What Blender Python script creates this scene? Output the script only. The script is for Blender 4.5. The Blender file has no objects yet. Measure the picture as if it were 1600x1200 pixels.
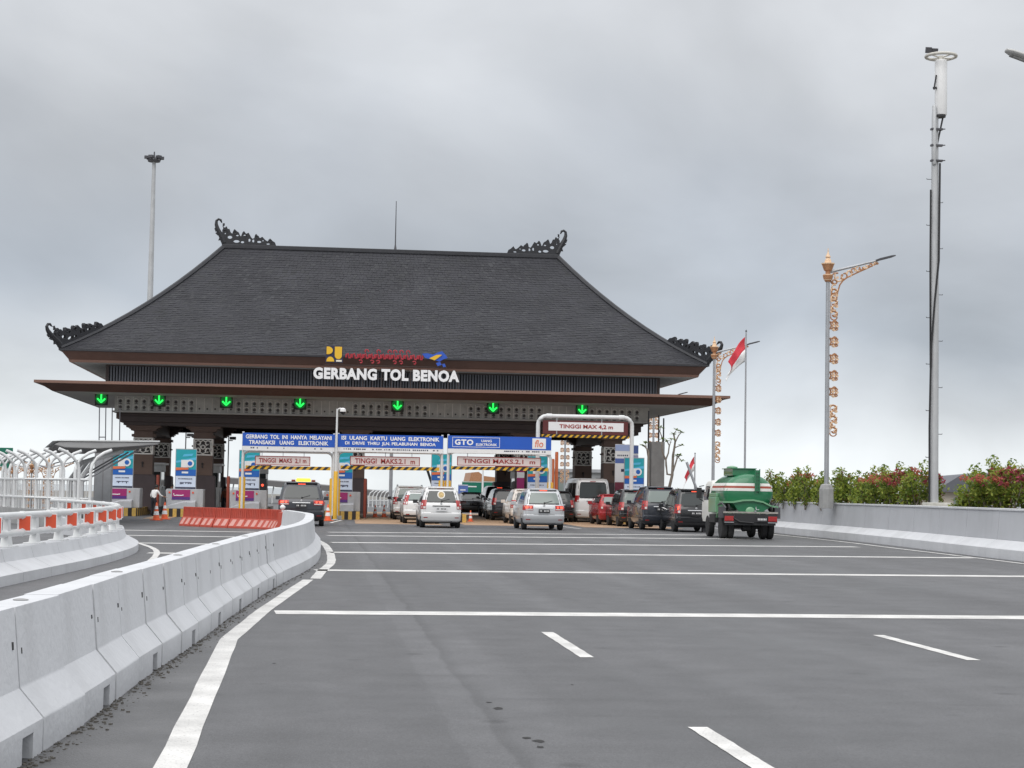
import bpy, bmesh, math, random
from mathutils import Vector, Matrix, Euler
R = math.radians
random.seed(7)
SC = bpy.context.scene
COL = SC.collection

# ---------------------------------------------------------------- camera
CAM_H = 1.57
cam_d = bpy.data.cameras.new('camera')
cam_d.sensor_width = 36.0
cam_d.lens = 63.0
cam_d.clip_start = 0.1
cam_d.clip_end = 12000
cam = bpy.data.objects.new('camera', cam_d)
COL.objects.link(cam)
CAM_ROT = (Matrix.Rotation(-math.atan(300 / 2800), 3, 'Z')
           @ Matrix.Rotation(math.pi / 2 + math.atan(167 / 2800), 3, 'X')
           @ Matrix.Rotation(0.0175, 3, 'Z'))
cam.matrix_world = Matrix.Translation((0, 0, CAM_H)) @ CAM_ROT.to_4x4()
SC.camera = cam

# ---------------------------------------------------------------- sky and sun (overcast)
SUN_EL, SUN_AZ = 48.0, 205.0      # azimuth clockwise from +Y: behind the camera
W = bpy.data.worlds.new('World')
SC.world = W
W.use_nodes = True
nt = W.node_tree
nt.nodes.clear()
N, L = nt.nodes.new, nt.links.new
out = N('ShaderNodeOutputWorld')
mixs = N('ShaderNodeMixShader')
mixs.inputs[0].default_value = 0.93
bg_sky = N('ShaderNodeBackground')
bg_cl = N('ShaderNodeBackground')
sky = N('ShaderNodeTexSky')
sky.sky_type = 'NISHITA'
sky.sun_disc = False
sky.sun_elevation = R(SUN_EL)
sky.sun_rotation = R(SUN_AZ)
bg_sky.inputs[1].default_value = 0.08
L(sky.outputs[0], bg_sky.inputs[0])
tc = N('ShaderNodeTexCoord')
sep = N('ShaderNodeSeparateXYZ')
L(tc.outputs['Generated'], sep.inputs[0])
zc = N('ShaderNodeMath'); zc.operation = 'MAXIMUM'; zc.inputs[1].default_value = 0.0
L(sep.outputs[2], zc.inputs[0])
za = N('ShaderNodeMath'); za.operation = 'ADD'; za.inputs[1].default_value = 0.5
L(zc.outputs[0], za.inputs[0])
dx = N('ShaderNodeMath'); dx.operation = 'DIVIDE'
dy = N('ShaderNodeMath'); dy.operation = 'DIVIDE'
L(sep.outputs[0], dx.inputs[0]); L(za.outputs[0], dx.inputs[1])
L(sep.outputs[1], dy.inputs[0]); L(za.outputs[0], dy.inputs[1])
cmb = N('ShaderNodeCombineXYZ')
L(dx.outputs[0], cmb.inputs[0]); L(dy.outputs[0], cmb.inputs[1])
n1 = N('ShaderNodeTexNoise'); n1.inputs['Scale'].default_value = 2.8; n1.inputs['Detail'].default_value = 6; n1.inputs['Roughness'].default_value = 0.5
n1.inputs['Distortion'].default_value = 0.35
mp = N('ShaderNodeMapping'); mp.inputs['Location'].default_value = (3.7, 1.9, 0.0)
L(cmb.outputs[0], mp.inputs[0]); L(mp.outputs[0], n1.inputs['Vector'])
# cloud deck brightness by elevation (overcast: pale rim at the horizon, greyer band above, brighter overhead)
cr = N('ShaderNodeValToRGB')
els = cr.color_ramp.elements
stops = [(0.0, (0.66, 0.69, 0.705)), (0.028, (0.60, 0.63, 0.655)), (0.055, (0.455, 0.48, 0.512)), (0.095, (0.35, 0.38, 0.424)),
         (0.155, (0.378, 0.40, 0.434)), (0.235, (0.46, 0.474, 0.494)), (0.45, (0.68, 0.69, 0.705)), (1.0, (1.32, 1.33, 1.35))]
while len(els) < len(stops): els.new(0.5)
for e, (p, c) in zip(els, stops):
    e.position = p; e.color = (*c, 1)
# wobble the bands with a low noise so they read as cloud banks
n2 = N('ShaderNodeTexNoise'); n2.inputs['Scale'].default_value = 4.5; n2.inputs['Detail'].default_value = 3
L(tc.outputs['Generated'], n2.inputs['Vector'])
w1 = N('ShaderNodeMath'); w1.operation = 'MULTIPLY_ADD'; w1.inputs[1].default_value = 0.22; w1.inputs[2].default_value = -0.11
L(n2.outputs[0], w1.inputs[0])
w2 = N('ShaderNodeMath'); w2.operation = 'ADD'
wz = N('ShaderNodeMath'); wz.operation = 'MULTIPLY'; wz.inputs[1].default_value = 9.0; wz.use_clamp = True
L(zc.outputs[0], wz.inputs[0])
w3 = N('ShaderNodeMath'); w3.operation = 'MULTIPLY'
L(w1.outputs[0], w3.inputs[0]); L(wz.outputs[0], w3.inputs[1])
L(zc.outputs[0], w2.inputs[0]); L(w3.outputs[0], w2.inputs[1])
L(w2.outputs[0], cr.inputs[0])
mr = N('ShaderNodeMapRange'); mr.inputs[1].default_value = 0.28; mr.inputs[2].default_value = 0.72; mr.inputs[3].default_value = 0.78; mr.inputs[4].default_value = 1.20
L(n1.outputs[0], mr.inputs[0])
mul = N('ShaderNodeVectorMath'); mul.operation = 'SCALE'
L(cr.outputs[0], mul.inputs[0]); L(mr.outputs[0], mul.inputs['Scale'])
L(mul.outputs[0], bg_cl.inputs[0])
bg_cl.inputs[1].default_value = 1.0
L(bg_sky.outputs[0], mixs.inputs[1]); L(bg_cl.outputs[0], mixs.inputs[2]); L(mixs.outputs[0], out.inputs[0])

sun_d = bpy.data.lights.new('sun', 'SUN')
sun_d.energy = 0.9
sun_d.angle = R(50)
sun_d.color = (1.0, 0.97, 0.93)
sun = bpy.data.objects.new('sun', sun_d)
COL.objects.link(sun)
az = R(SUN_AZ); el = R(SUN_EL)
sdir = Vector((math.sin(az) * math.cos(el), math.cos(az) * math.cos(el), math.sin(el)))
sun.rotation_euler = (-sdir).to_track_quat('-Z', 'Y').to_euler()

SC.view_settings.view_transform = 'Standard'
SC.view_settings.look = 'None'
SC.view_settings.exposure = 0.5
SC.view_settings.gamma = 1.0
SC.view_settings.use_curve_mapping = False
SC.render.engine = 'CYCLES'

# ---------------------------------------------------------------- where things stand (measured off the photograph)
def ray(x, y):
    return CAM_ROT @ Vector(((x - 800) / 2800, -(y - 600) / 2800, -1))
def at(x, y, Y):
    d = ray(x, y)
    return d * (Y / d.y) + Vector((0, 0, CAM_H))
def gp(x, y, z=0.0):
    d = ray(x, y)
    return d * ((z - CAM_H) / d.z) + Vector((0, 0, CAM_H))

# ---------------------------------------------------------------- materials
MATS = {}
def M(name, col, rough=0.6, metal=0.0, var=0.0, scale=3.0, bump=0.0, bscale=None, emit=0.0, streak=0.0, coat=0.0, spec=0.5, dirt=None):
    if name in MATS: return MATS[name]
    m = bpy.data.materials.new(name)
    m.use_nodes = True
    t = m.node_tree
    b = t.nodes['Principled BSDF']
    b.inputs['Base Color'].default_value = (*col, 1)
    b.inputs['Roughness'].default_value = rough
    b.inputs['Metallic'].default_value = metal
    b.inputs['Coat Weight'].default_value = coat
    b.inputs['Specular IOR Level'].default_value = spec
    b.inputs['Coat Roughness'].default_value = 0.05
    if emit:
        b.inputs['Emission Color'].default_value = (*col, 1)
        b.inputs['Emission Strength'].default_value = emit
    co = t.nodes.new('ShaderNodeTexCoord')
    last = None
    if var or streak:
        n = t.nodes.new('ShaderNodeTexNoise')
        n.inputs['Scale'].default_value = scale
        n.inputs['Detail'].default_value = 5
        n.inputs['Roughness'].default_value = 0.6
        t.links.new(co.outputs['Object'], n.inputs['Vector'])
        r = t.nodes.new('ShaderNodeMapRange')
        r.inputs[1].default_value = 0.3; r.inputs[2].default_value = 0.7
        r.inputs[3].default_value = 1 - var; r.inputs[4].default_value = 1 + var * 0.6
        t.links.new(n.outputs[0], r.inputs[0])
        sc = t.nodes.new('ShaderNodeVectorMath'); sc.operation = 'SCALE'
        sc.inputs[0].default_value = col
        t.links.new(r.outputs[0], sc.inputs['Scale'])
        last = sc.outputs[0]
        if streak:
            mp = t.nodes.new('ShaderNodeMapping'); mp.inputs['Scale'].default_value = (3.0, 3.0, 0.6)
            t.links.new(co.outputs['Object'], mp.inputs[0])
            n3 = t.nodes.new('ShaderNodeTexNoise'); n3.inputs['Scale'].default_value = 1.0; n3.inputs['Detail'].default_value = 4
            t.links.new(mp.outputs[0], n3.inputs['Vector'])
            r3 = t.nodes.new('ShaderNodeMapRange')
            r3.inputs[1].default_value = 0.52; r3.inputs[2].default_value = 0.8
            r3.inputs[3].default_value = 0.0; r3.inputs[4].default_value = streak
            t.links.new(n3.outputs[0], r3.inputs[0])
            mx = t.nodes.new('ShaderNodeMix'); mx.data_type = 'RGBA'
            mx.inputs[7].default_value = (*(dirt or (0.12, 0.11, 0.1)), 1)
            t.links.new(r3.outputs[0], mx.inputs[0]); t.links.new(last, mx.inputs[6])
            last = mx.outputs[2]
        t.links.new(last, b.inputs['Base Color'])
    if bump:
        nb = t.nodes.new('ShaderNodeTexNoise')
        nb.inputs['Scale'].default_value = bscale or scale * 6
        nb.inputs['Detail'].default_value = 4
        t.links.new(co.outputs['Object'], nb.inputs['Vector'])
        bp = t.nodes.new('ShaderNodeBump'); bp.inputs['Strength'].default_value = bump; bp.inputs['Distance'].default_value = 0.02
        t.links.new(nb.outputs[0], bp.inputs['Height'])
        t.links.new(bp.outputs[0], b.inputs['Normal'])
    MATS[name] = m
    return m

BARRIER = M('barrier paint', (0.60, 0.61, 0.63), 0.78, var=0.10, scale=0.9, bump=0.35, bscale=16, streak=0.10)
WALLP = M('wall paint', (0.46, 0.47, 0.495), 0.8, var=0.07, scale=0.9, bump=0.2, bscale=18, streak=0.10)
CONC = M('raw concrete', (0.34, 0.34, 0.34), 0.85, var=0.15, scale=2.5, bump=0.3, streak=0.3)
BLOCKC = M('booth concrete', (0.44, 0.45, 0.47), 0.8, var=0.1, scale=1.5, streak=0.2)
JOINT = M('joint gap', (0.06, 0.06, 0.06), 0.9)
DARKROOF = M('roof shingle', (0.038, 0.0385, 0.045), 0.68, var=0.30, scale=0.5, bump=0.15, bscale=14, spec=0.3)
DARKROOF2 = M('roof shingle worn', (0.045, 0.046, 0.051), 0.68, var=0.35, scale=0.6, bump=0.3, bscale=12, spec=0.3)
RIDGE = M('roof ridge cap', (0.035, 0.036, 0.042), 0.6, var=0.2, scale=3)
ORN = M('ornament black', (0.022, 0.023, 0.028), 0.55, var=0.25, scale=5)
BROWN = M('fascia brown', (0.105, 0.052, 0.038), 0.55, var=0.16, scale=0.8, streak=0.15)
BROWNL = M('fascia light brown', (0.22, 0.125, 0.095), 0.55, var=0.14, scale=0.8)
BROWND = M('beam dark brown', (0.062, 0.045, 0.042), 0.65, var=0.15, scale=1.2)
COLB = M('column brown', (0.13, 0.085, 0.068), 0.7, var=0.15, scale=1.5)
COLD = M('column base dark', (0.07, 0.052, 0.056), 0.65, var=0.15, scale=1.4)
LOUV = M('louvre slate', (0.12, 0.125, 0.145), 0.5, var=0.12, scale=2)
LOUVB = M('louvre dark', (0.02, 0.02, 0.024), 0.8)
SOFF = M('soffit grey', (0.40, 0.40, 0.39), 0.8, var=0.08, scale=0.7)
FRIEZE = M('frieze grey', (0.48, 0.475, 0.445), 0.8, var=0.18, scale=2.5)
FRIEZED = M('frieze dark carving', (0.085, 0.078, 0.075), 0.8)
CREAM = M('cream lattice', (0.76, 0.74, 0.70), 0.7, var=0.1, scale=3)
WHITE = M('white paint', (0.80, 0.80, 0.80), 0.45, var=0.04, scale=1.5)
WHITEP = M('white pipe', (0.70, 0.71, 0.71), 0.4, var=0.08, scale=2, streak=0.12)
LETTER = M('white letters', (0.85, 0.85, 0.86), 0.4)
SIGNB = M('sign blue', (0.018, 0.10, 0.50), 0.4, var=0.05, scale=1)
SIGNR = M('sign red print', (0.33, 0.035, 0.03), 0.5)
SIGNW = M('sign pale pink', (0.72, 0.62, 0.60), 0.45, var=0.04, scale=2)
YEL = M('hazard yellow', (0.74, 0.42, 0.03), 0.5, var=0.12, scale=2, streak=0.15)
YELM = M('curb yellow', (0.62, 0.40, 0.10), 0.65, var=0.2, scale=2.5)
BLK = M('hazard black', (0.03, 0.025, 0.025), 0.6, var=0.2, scale=3)
ORANGE = M('cone orange', (0.80, 0.13, 0.04), 0.5, var=0.1, scale=3)
WATER = M('plastic barrier red', (0.52, 0.085, 0.055), 0.55, var=0.14, scale=2, streak=0.2)
WATERP = M('plastic barrier pale', (0.66, 0.34, 0.30), 0.55, var=0.12, scale=3)
REDREF = M('reflector red', (0.75, 0.10, 0.04), 0.35)
STEEL = M('galvanised steel', (0.42, 0.43, 0.45), 0.45, metal=0.5, var=0.15, scale=1.5, streak=0.2)
STEELD = M('dark steel', (0.10, 0.10, 0.11), 0.5, metal=0.4, var=0.2, scale=3)
MASTG = M('mast grey', (0.50, 0.51, 0.52), 0.55, metal=0.2, var=0.1, scale=1.5, streak=0.25)
COPPER = M('ornament copper', (0.44, 0.215, 0.105), 0.5, var=0.2, scale=6)
PEACH = M('ornament peach', (0.78, 0.55, 0.36), 0.5, var=0.1, scale=5)
RUST = M('bollard rust red', (0.30, 0.06, 0.035), 0.55, var=0.15, scale=2)
BOLO = M('bollard orange', (0.55, 0.14, 0.045), 0.5, var=0.15, scale=2)
GREEN_E = M('lamp green', (0.02, 0.95, 0.10), 0.4, emit=1.3)
GREEN_D = M('lamp green glow', (0.0, 0.16, 0.025), 0.4, emit=0.25)
TAN = M('tan slab', (0.36, 0.235, 0.145), 0.75, var=0.25, scale=1.2)
CLEARB = M('glass tinted', (0.035, 0.042, 0.042), 0.05, spec=0.6)
GLASSL = M('glass pale', (0.20, 0.235, 0.22), 0.06, spec=0.6)
GLASSB = M('glass black', (0.012, 0.013, 0.014), 0.05, spec=0.6)
TYRE = M('tyre rubber', (0.025, 0.025, 0.026), 0.8, var=0.2, scale=8)
RIM = M('wheel rim', (0.45, 0.46, 0.47), 0.35, metal=0.7)
RIMD = M('wheel rim dark', (0.10, 0.10, 0.105), 0.5, metal=0.5)
CHROME = M('chrome', (0.75, 0.75, 0.75), 0.15, metal=0.9)
BLKP = M('black plastic', (0.025, 0.025, 0.027), 0.6)
PLATE = M('plate black', (0.03, 0.03, 0.033), 0.5)
PLATEW = M('plate white', (0.75, 0.75, 0.75), 0.5)
TAILR = M('tail lens red', (0.38, 0.02, 0.02), 0.2, coat=0.4)
TAILW = M('tail lens clear', (0.70, 0.66, 0.64), 0.2, coat=0.4)
BRAKE = M('brake light lit', (1.0, 0.10, 0.05), 0.3, emit=1.1)
TAXIY = M('taxi lamp yellow', (1.0, 0.78, 0.03), 0.4, emit=0.7)
SKIN = M('skin', (0.32, 0.19, 0.13), 0.6)
HAIR = M('hair black', (0.012, 0.011, 0.011), 0.5)
LEAFS = [M('leaf green', (0.20, 0.28, 0.045), 0.55, var=0.35, scale=2), M('leaf lime', (0.36, 0.42, 0.07), 0.55, var=0.3, scale=2),
         M('leaf dark', (0.11, 0.17, 0.032), 0.6, var=0.3, scale=2), M('leaf bronze', (0.24, 0.12, 0.045), 0.6, var=0.3, scale=2)]
FLOW = [M('flower pink', (0.46, 0.085, 0.14), 0.6, var=0.25, scale=4), M('flower coral', (0.55, 0.16, 0.11), 0.6, var=0.25, scale=4)]
for m_ in LEAFS + FLOW:
    t_ = m_.node_tree; b_ = t_.nodes['Principled BSDF']; o_ = t_.nodes['Material Output']
    tr_ = t_.nodes.new('ShaderNodeBsdfTranslucent'); mx_ = t_.nodes.new('ShaderNodeMixShader'); mx_.inputs[0].default_value = 0.5
    src = b_.inputs['Base Color'].links[0].from_socket
    t_.links.new(src, tr_.inputs['Color']); t_.links.new(b_.outputs[0], mx_.inputs[1]); t_.links.new(tr_.outputs[0], mx_.inputs[2]); t_.links.new(mx_.outputs[0], o_.inputs['Surface'])
BARK = M('bark', (0.20, 0.17, 0.14), 0.85, var=0.3, scale=5, bump=0.4)
SOIL = M('soil', (0.07, 0.05, 0.035), 0.95, var=0.4, scale=4)
GRIT = M('grit', (0.13, 0.12, 0.105), 0.95, var=0.5, scale=20)

# ---------------------------------------------------------------- mesh helpers
class MB:
    def __init__(s): s.v = []; s.f = []; s.m = []; s.mi = 0
    def add(s, vs, fs, mi=None):
        o = len(s.v)
        s.v += [tuple(p) for p in vs]
        s.f += [tuple(i + o for i in f) for f in fs]
        s.m += [s.mi if mi is None else mi] * len(fs)
        return s
    def box(s, c, d, rz=0.0, mi=None, mat=None, taper=(1, 1)):
        x, y, z = d[0] / 2, d[1] / 2, d[2] / 2
        tx, ty = taper
        P = [Vector((a * x * (tx if k > 0 else 1), b * y * (ty if k > 0 else 1), k * z)) for k in (-1, 1) for a, b in ((-1, -1), (1, -1), (1, 1), (-1, 1))]
        r = mat if mat is not None else Matrix.Rotation(rz, 3, 'Z')
        P = [r @ p + Vector(c) for p in P]
        return s.add(P, [(0, 3, 2, 1), (4, 5, 6, 7), (0, 1, 5, 4), (1, 2, 6, 5), (2, 3, 7, 6), (3, 0, 4, 7)], mi)
    def b2(s, a, b, mi=None):
        return s.box([(a[i] + b[i]) / 2 for i in range(3)], [abs(b[i] - a[i]) for i in range(3)], mi=mi)
    def tube(s, pts, r, n=6, mi=None, closed=False, cap=True, flat=None):
        pts = [Vector(p) for p in pts]
        k = len(pts)
        rr = r if isinstance(r, (list, tuple)) else [r] * k
        rings = []
        prev = None
        for i, p in enumerate(pts):
            a = pts[i - 1] if (i > 0 or closed) else p
            b = pts[(i + 1) % k] if (i < k - 1 or closed) else p
            t = (b - a).normalized()
            ref = Vector((0, 0, 1)) if abs(t.z) < 0.9 else Vector((0, 1, 0))
            if flat is not None: ref = Vector(flat)
            u = t.cross(ref)
            if u.length < 1e-5: u = t.orthogonal()
            u.normalize(); w = u.cross(t).normalized()
            if prev is not None and flat is None and u.dot(prev) < 0: u, w = -u, -w
            prev = u
            rings.append([p + (u * math.cos(2 * math.pi * j / n) + w * math.sin(2 * math.pi * j / n)) * rr[i] for j in range(n)])
        V = [q for g in rings for q in g]
        F = []
        for i in range(k if closed else k - 1):
            a, b = i * n, ((i + 1) % k) * n
            for j in range(n):
                F.append((a + j, a + (j + 1) % n, b + (j + 1) % n, b + j))
        if cap and not closed:
            F.append(tuple(range(n - 1, -1, -1))); F.append(tuple(range((k - 1) * n, k * n)))
        return s.add(V, F, mi)
    def lathe(s, prof, c, n=16, mi=None, axis='Z'):
        V, F = [], []
        c = Vector(c)
        for r, z in prof:
            for j in range(n):
                a = 2 * math.pi * j / n
                if axis == 'Z': q = Vector((r * math.cos(a), r * math.sin(a), z))
                elif axis == 'X': q = Vector((z, r * math.cos(a), r * math.sin(a)))
                else: q = Vector((r * math.cos(a), z, r * math.sin(a)))
                V.append(q + c)
        for i in range(len(prof) - 1):
            for j in range(n):
                F.append((i * n + j, i * n + (j + 1) % n, (i + 1) * n + (j + 1) % n, (i + 1) * n + j))
        F.append(tuple(range(n - 1, -1, -1))); F.append(tuple(range((len(prof) - 1) * n, len(prof) * n)))
        return s.add(V, F, mi)
    def prism(s, poly, f0, f1, mi=None):
        """poly of (a,b); f0(a,b), f1(a,b) -> points on the two ends"""
        n = len(poly)
        V = [f0(*p) for p in poly] + [f1(*p) for p in poly]
        F = [tuple(range(n - 1, -1, -1)), tuple(range(n, 2 * n))] + [(i, (i + 1) % n, (i + 1) % n + n, i + n) for i in range(n)]
        return s.add(V, F, mi)
    def loft(s, rings, mi=None, cap=True, closed=True):
        n = len(rings[0])
        V = [q for g in rings for q in g]
        F = []
        for i in range(len(rings) - 1):
            for j in range(n if closed else n - 1):
                F.append((i * n + j, i * n + (j + 1) % n, (i + 1) * n + (j + 1) % n, (i + 1) * n + j))
        if cap:
            F.append(tuple(range(n - 1, -1, -1))); F.append(tuple(range((len(rings) - 1) * n, len(rings) * n)))
        return s.add(V, F, mi)
    def mesh(s, name, mats, smooth=None, bevel=0.0, recalc=True):
        me = bpy.data.meshes.new(name)
        me.from_pydata(s.v, [], s.f)
        for m in (mats if isinstance(mats, (list, tuple)) else [mats]): me.materials.append(m)
        me.polygons.foreach_set('material_index', s.m)
        if recalc or bevel:
            bm = bmesh.new(); bm.from_mesh(me)
            if recalc: bmesh.ops.recalc_face_normals(bm, faces=bm.faces)
            if bevel:
                ed = [e for e in bm.edges if len(e.link_faces) == 2 and e.calc_face_angle(0) > 0.5]
                bmesh.ops.bevel(bm, geom=ed, offset=bevel, segments=2, affect='EDGES', profile=0.7, clamp_overlap=True)
            bm.to_mesh(me); bm.free()
        if smooth is not None:
            me.polygons.foreach_set('use_smooth', [True] * len(me.polygons))
            me.set_sharp_from_angle(angle=R(smooth))
        me.update()
        return me
    def obj(s, name, mats, parent=None, smooth=None, bevel=0.0, loc=None, recalc=True):
        return link(name, s.mesh(name, mats, smooth, bevel, recalc), parent, loc)

def link(name, me, parent=None, loc=None):
    o = bpy.data.objects.new(name, me)
    COL.objects.link(o)
    if parent is not None: o.parent = parent
    if loc is not None: o.location = loc
    return o
def thing(name, label, cat, loc=(0, 0, 0), rz=0.0, group=None):
    o = bpy.data.objects.new(name, None)
    o.empty_display_size = 0.2
    COL.objects.link(o)
    o.location = loc; o.rotation_euler = (0, 0, rz)
    return tag(o, label, cat, group)
def tag(o, label=None, cat=None, group=None, kind=None):
    if label: o['label'] = label
    if cat: o['category'] = cat
    if group: o['group'] = group
    if kind: o['kind'] = kind
    return o
def kids(o): return [c for c in COL.objects if c.parent == o]
def dup(o, loc=None, rz=None, label=None, scale=None, tree=None):
    c = o.copy(); COL.objects.link(c)
    if loc is not None: c.location = loc
    if rz is not None: c.rotation_euler = (0, 0, rz)
    if label: c['label'] = label
    if scale is not None: c.scale = scale
    for k in tree if tree is not None else list(o.children):
        d = k.copy(); COL.objects.link(d); d.parent = c
        for g in list(k.children):
            e = g.copy(); COL.objects.link(e); e.parent = d
    return c

def text_mesh(txt, width=None, height=1.0, depth=0.02, bold=0.0, align='CENTER', spacing=1.0, shear=0.0):
    """lettering as a mesh: x right, z up, facing -Y; centred on x, standing on z=0"""
    cu = bpy.data.curves.new('lettering', 'FONT')
    cu.body = txt; cu.size = 1.0; cu.extrude = 0.5; cu.offset = bold; cu.align_x = 'CENTER'; cu.space_character = spacing
    cu.resolution_u = 3; cu.shear = shear
    o = bpy.data.objects.new('lettering', cu)
    COL.objects.link(o)
    dg = bpy.context.evaluated_depsgraph_get()
    me = bpy.data.meshes.new_from_object(o.evaluated_get(dg))
    bpy.data.objects.remove(o); bpy.data.curves.remove(cu)
    xs = [v.co.x for v in me.vertices]; ys = [v.co.y for v in me.vertices]
    sy = height / max(1e-6, max(ys) - min(ys))
    sx = (width / (max(xs) - min(xs))) if width else sy
    cx = (max(xs) + min(xs)) / 2; y0 = min(ys)
    for v in me.vertices:
        x, y, z = v.co
        v.co = ((x - cx) * sx, -z * depth, (y - y0) * sy)
    me.materials.clear()
    return me
def text_obj(name, txt, mat, parent, loc, width=None, height=1.0, depth=0.02, bold=0.0, spacing=1.0, shear=0.0, split=False):
    me = text_mesh(txt, width, height, depth, bold, spacing=spacing, shear=shear)
    if split:
        for m in split_loose(me): m.obj('letter', mat, parent, loc=loc)
        return
    me.materials.append(mat)
    return link(name, me, parent, loc)
def split_loose(me):
    """the separate letters of a lettering mesh, left to right"""
    n = len(me.vertices); par = list(range(n))
    def find(a):
        while par[a] != a: par[a] = par[par[a]]; a = par[a]
        return a
    for e in me.edges:
        a, b = find(e.vertices[0]), find(e.vertices[1])
        if a != b: par[a] = b
    groups = {}
    for p in me.polygons: groups.setdefault(find(p.vertices[0]), []).append(p)
    res = []
    for g in groups.values():
        ids = sorted({i for p in g for i in p.vertices}); ix = {i: k for k, i in enumerate(ids)}
        mb = MB(); mb.add([me.vertices[i].co[:] for i in ids], [tuple(ix[i] for i in p.vertices) for p in g])
        res.append((min(v[0] for v in mb.v), mb))
    res.sort(key=lambda t: t[0])
    return [m for _, m in res]

def spiral(c, r0, r1, a0, a1, n=14):
    """points in the x-z plane"""
    out = []
    for i in range(n + 1):
        t = i / n; a = a0 + (a1 - a0) * t; r = r0 + (r1 - r0) * t
        out.append(Vector((c[0] + r * math.cos(a), c[1], c[2] + r * math.sin(a))))
    return out
def interp(pts, t):
    """piecewise-linear x at parameter t through (t, x) pairs"""
    if t <= pts[0][0]: return pts[0][1]
    for (a, x), (b, y) in zip(pts, pts[1:]):
        if t <= b: return x + (y - x) * (t - a) / (b - a)
    return pts[-1][1]
def smooth_line(pts, step):
    """Catmull-Rom through points, resampled at an even step"""
    P = [Vector(p) for p in pts]
    P = [P[0] * 2 - P[1]] + P + [P[-1] * 2 - P[-2]]
    fine = []
    for i in range(1, len(P) - 2):
        for k in range(24):
            t = k / 24
            a, b, c, d = P[i - 1], P[i], P[i + 1], P[i + 2]
            fine.append(0.5 * ((2 * b) + (c - a) * t + (2 * a - 5 * b + 4 * c - d) * t * t + (3 * b - a - 3 * c + d) * t ** 3))
    fine.append(P[-2])
    out = [fine[0]]; acc = 0.0
    for a, b in zip(fine, fine[1:]):
        seg = (b - a).length
        while acc + seg >= step:
            f = (step - acc) / seg
            a = a + (b - a) * f
            out.append(a); seg = (b - a).length; acc = 0.0
        acc += seg
    return out


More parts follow.
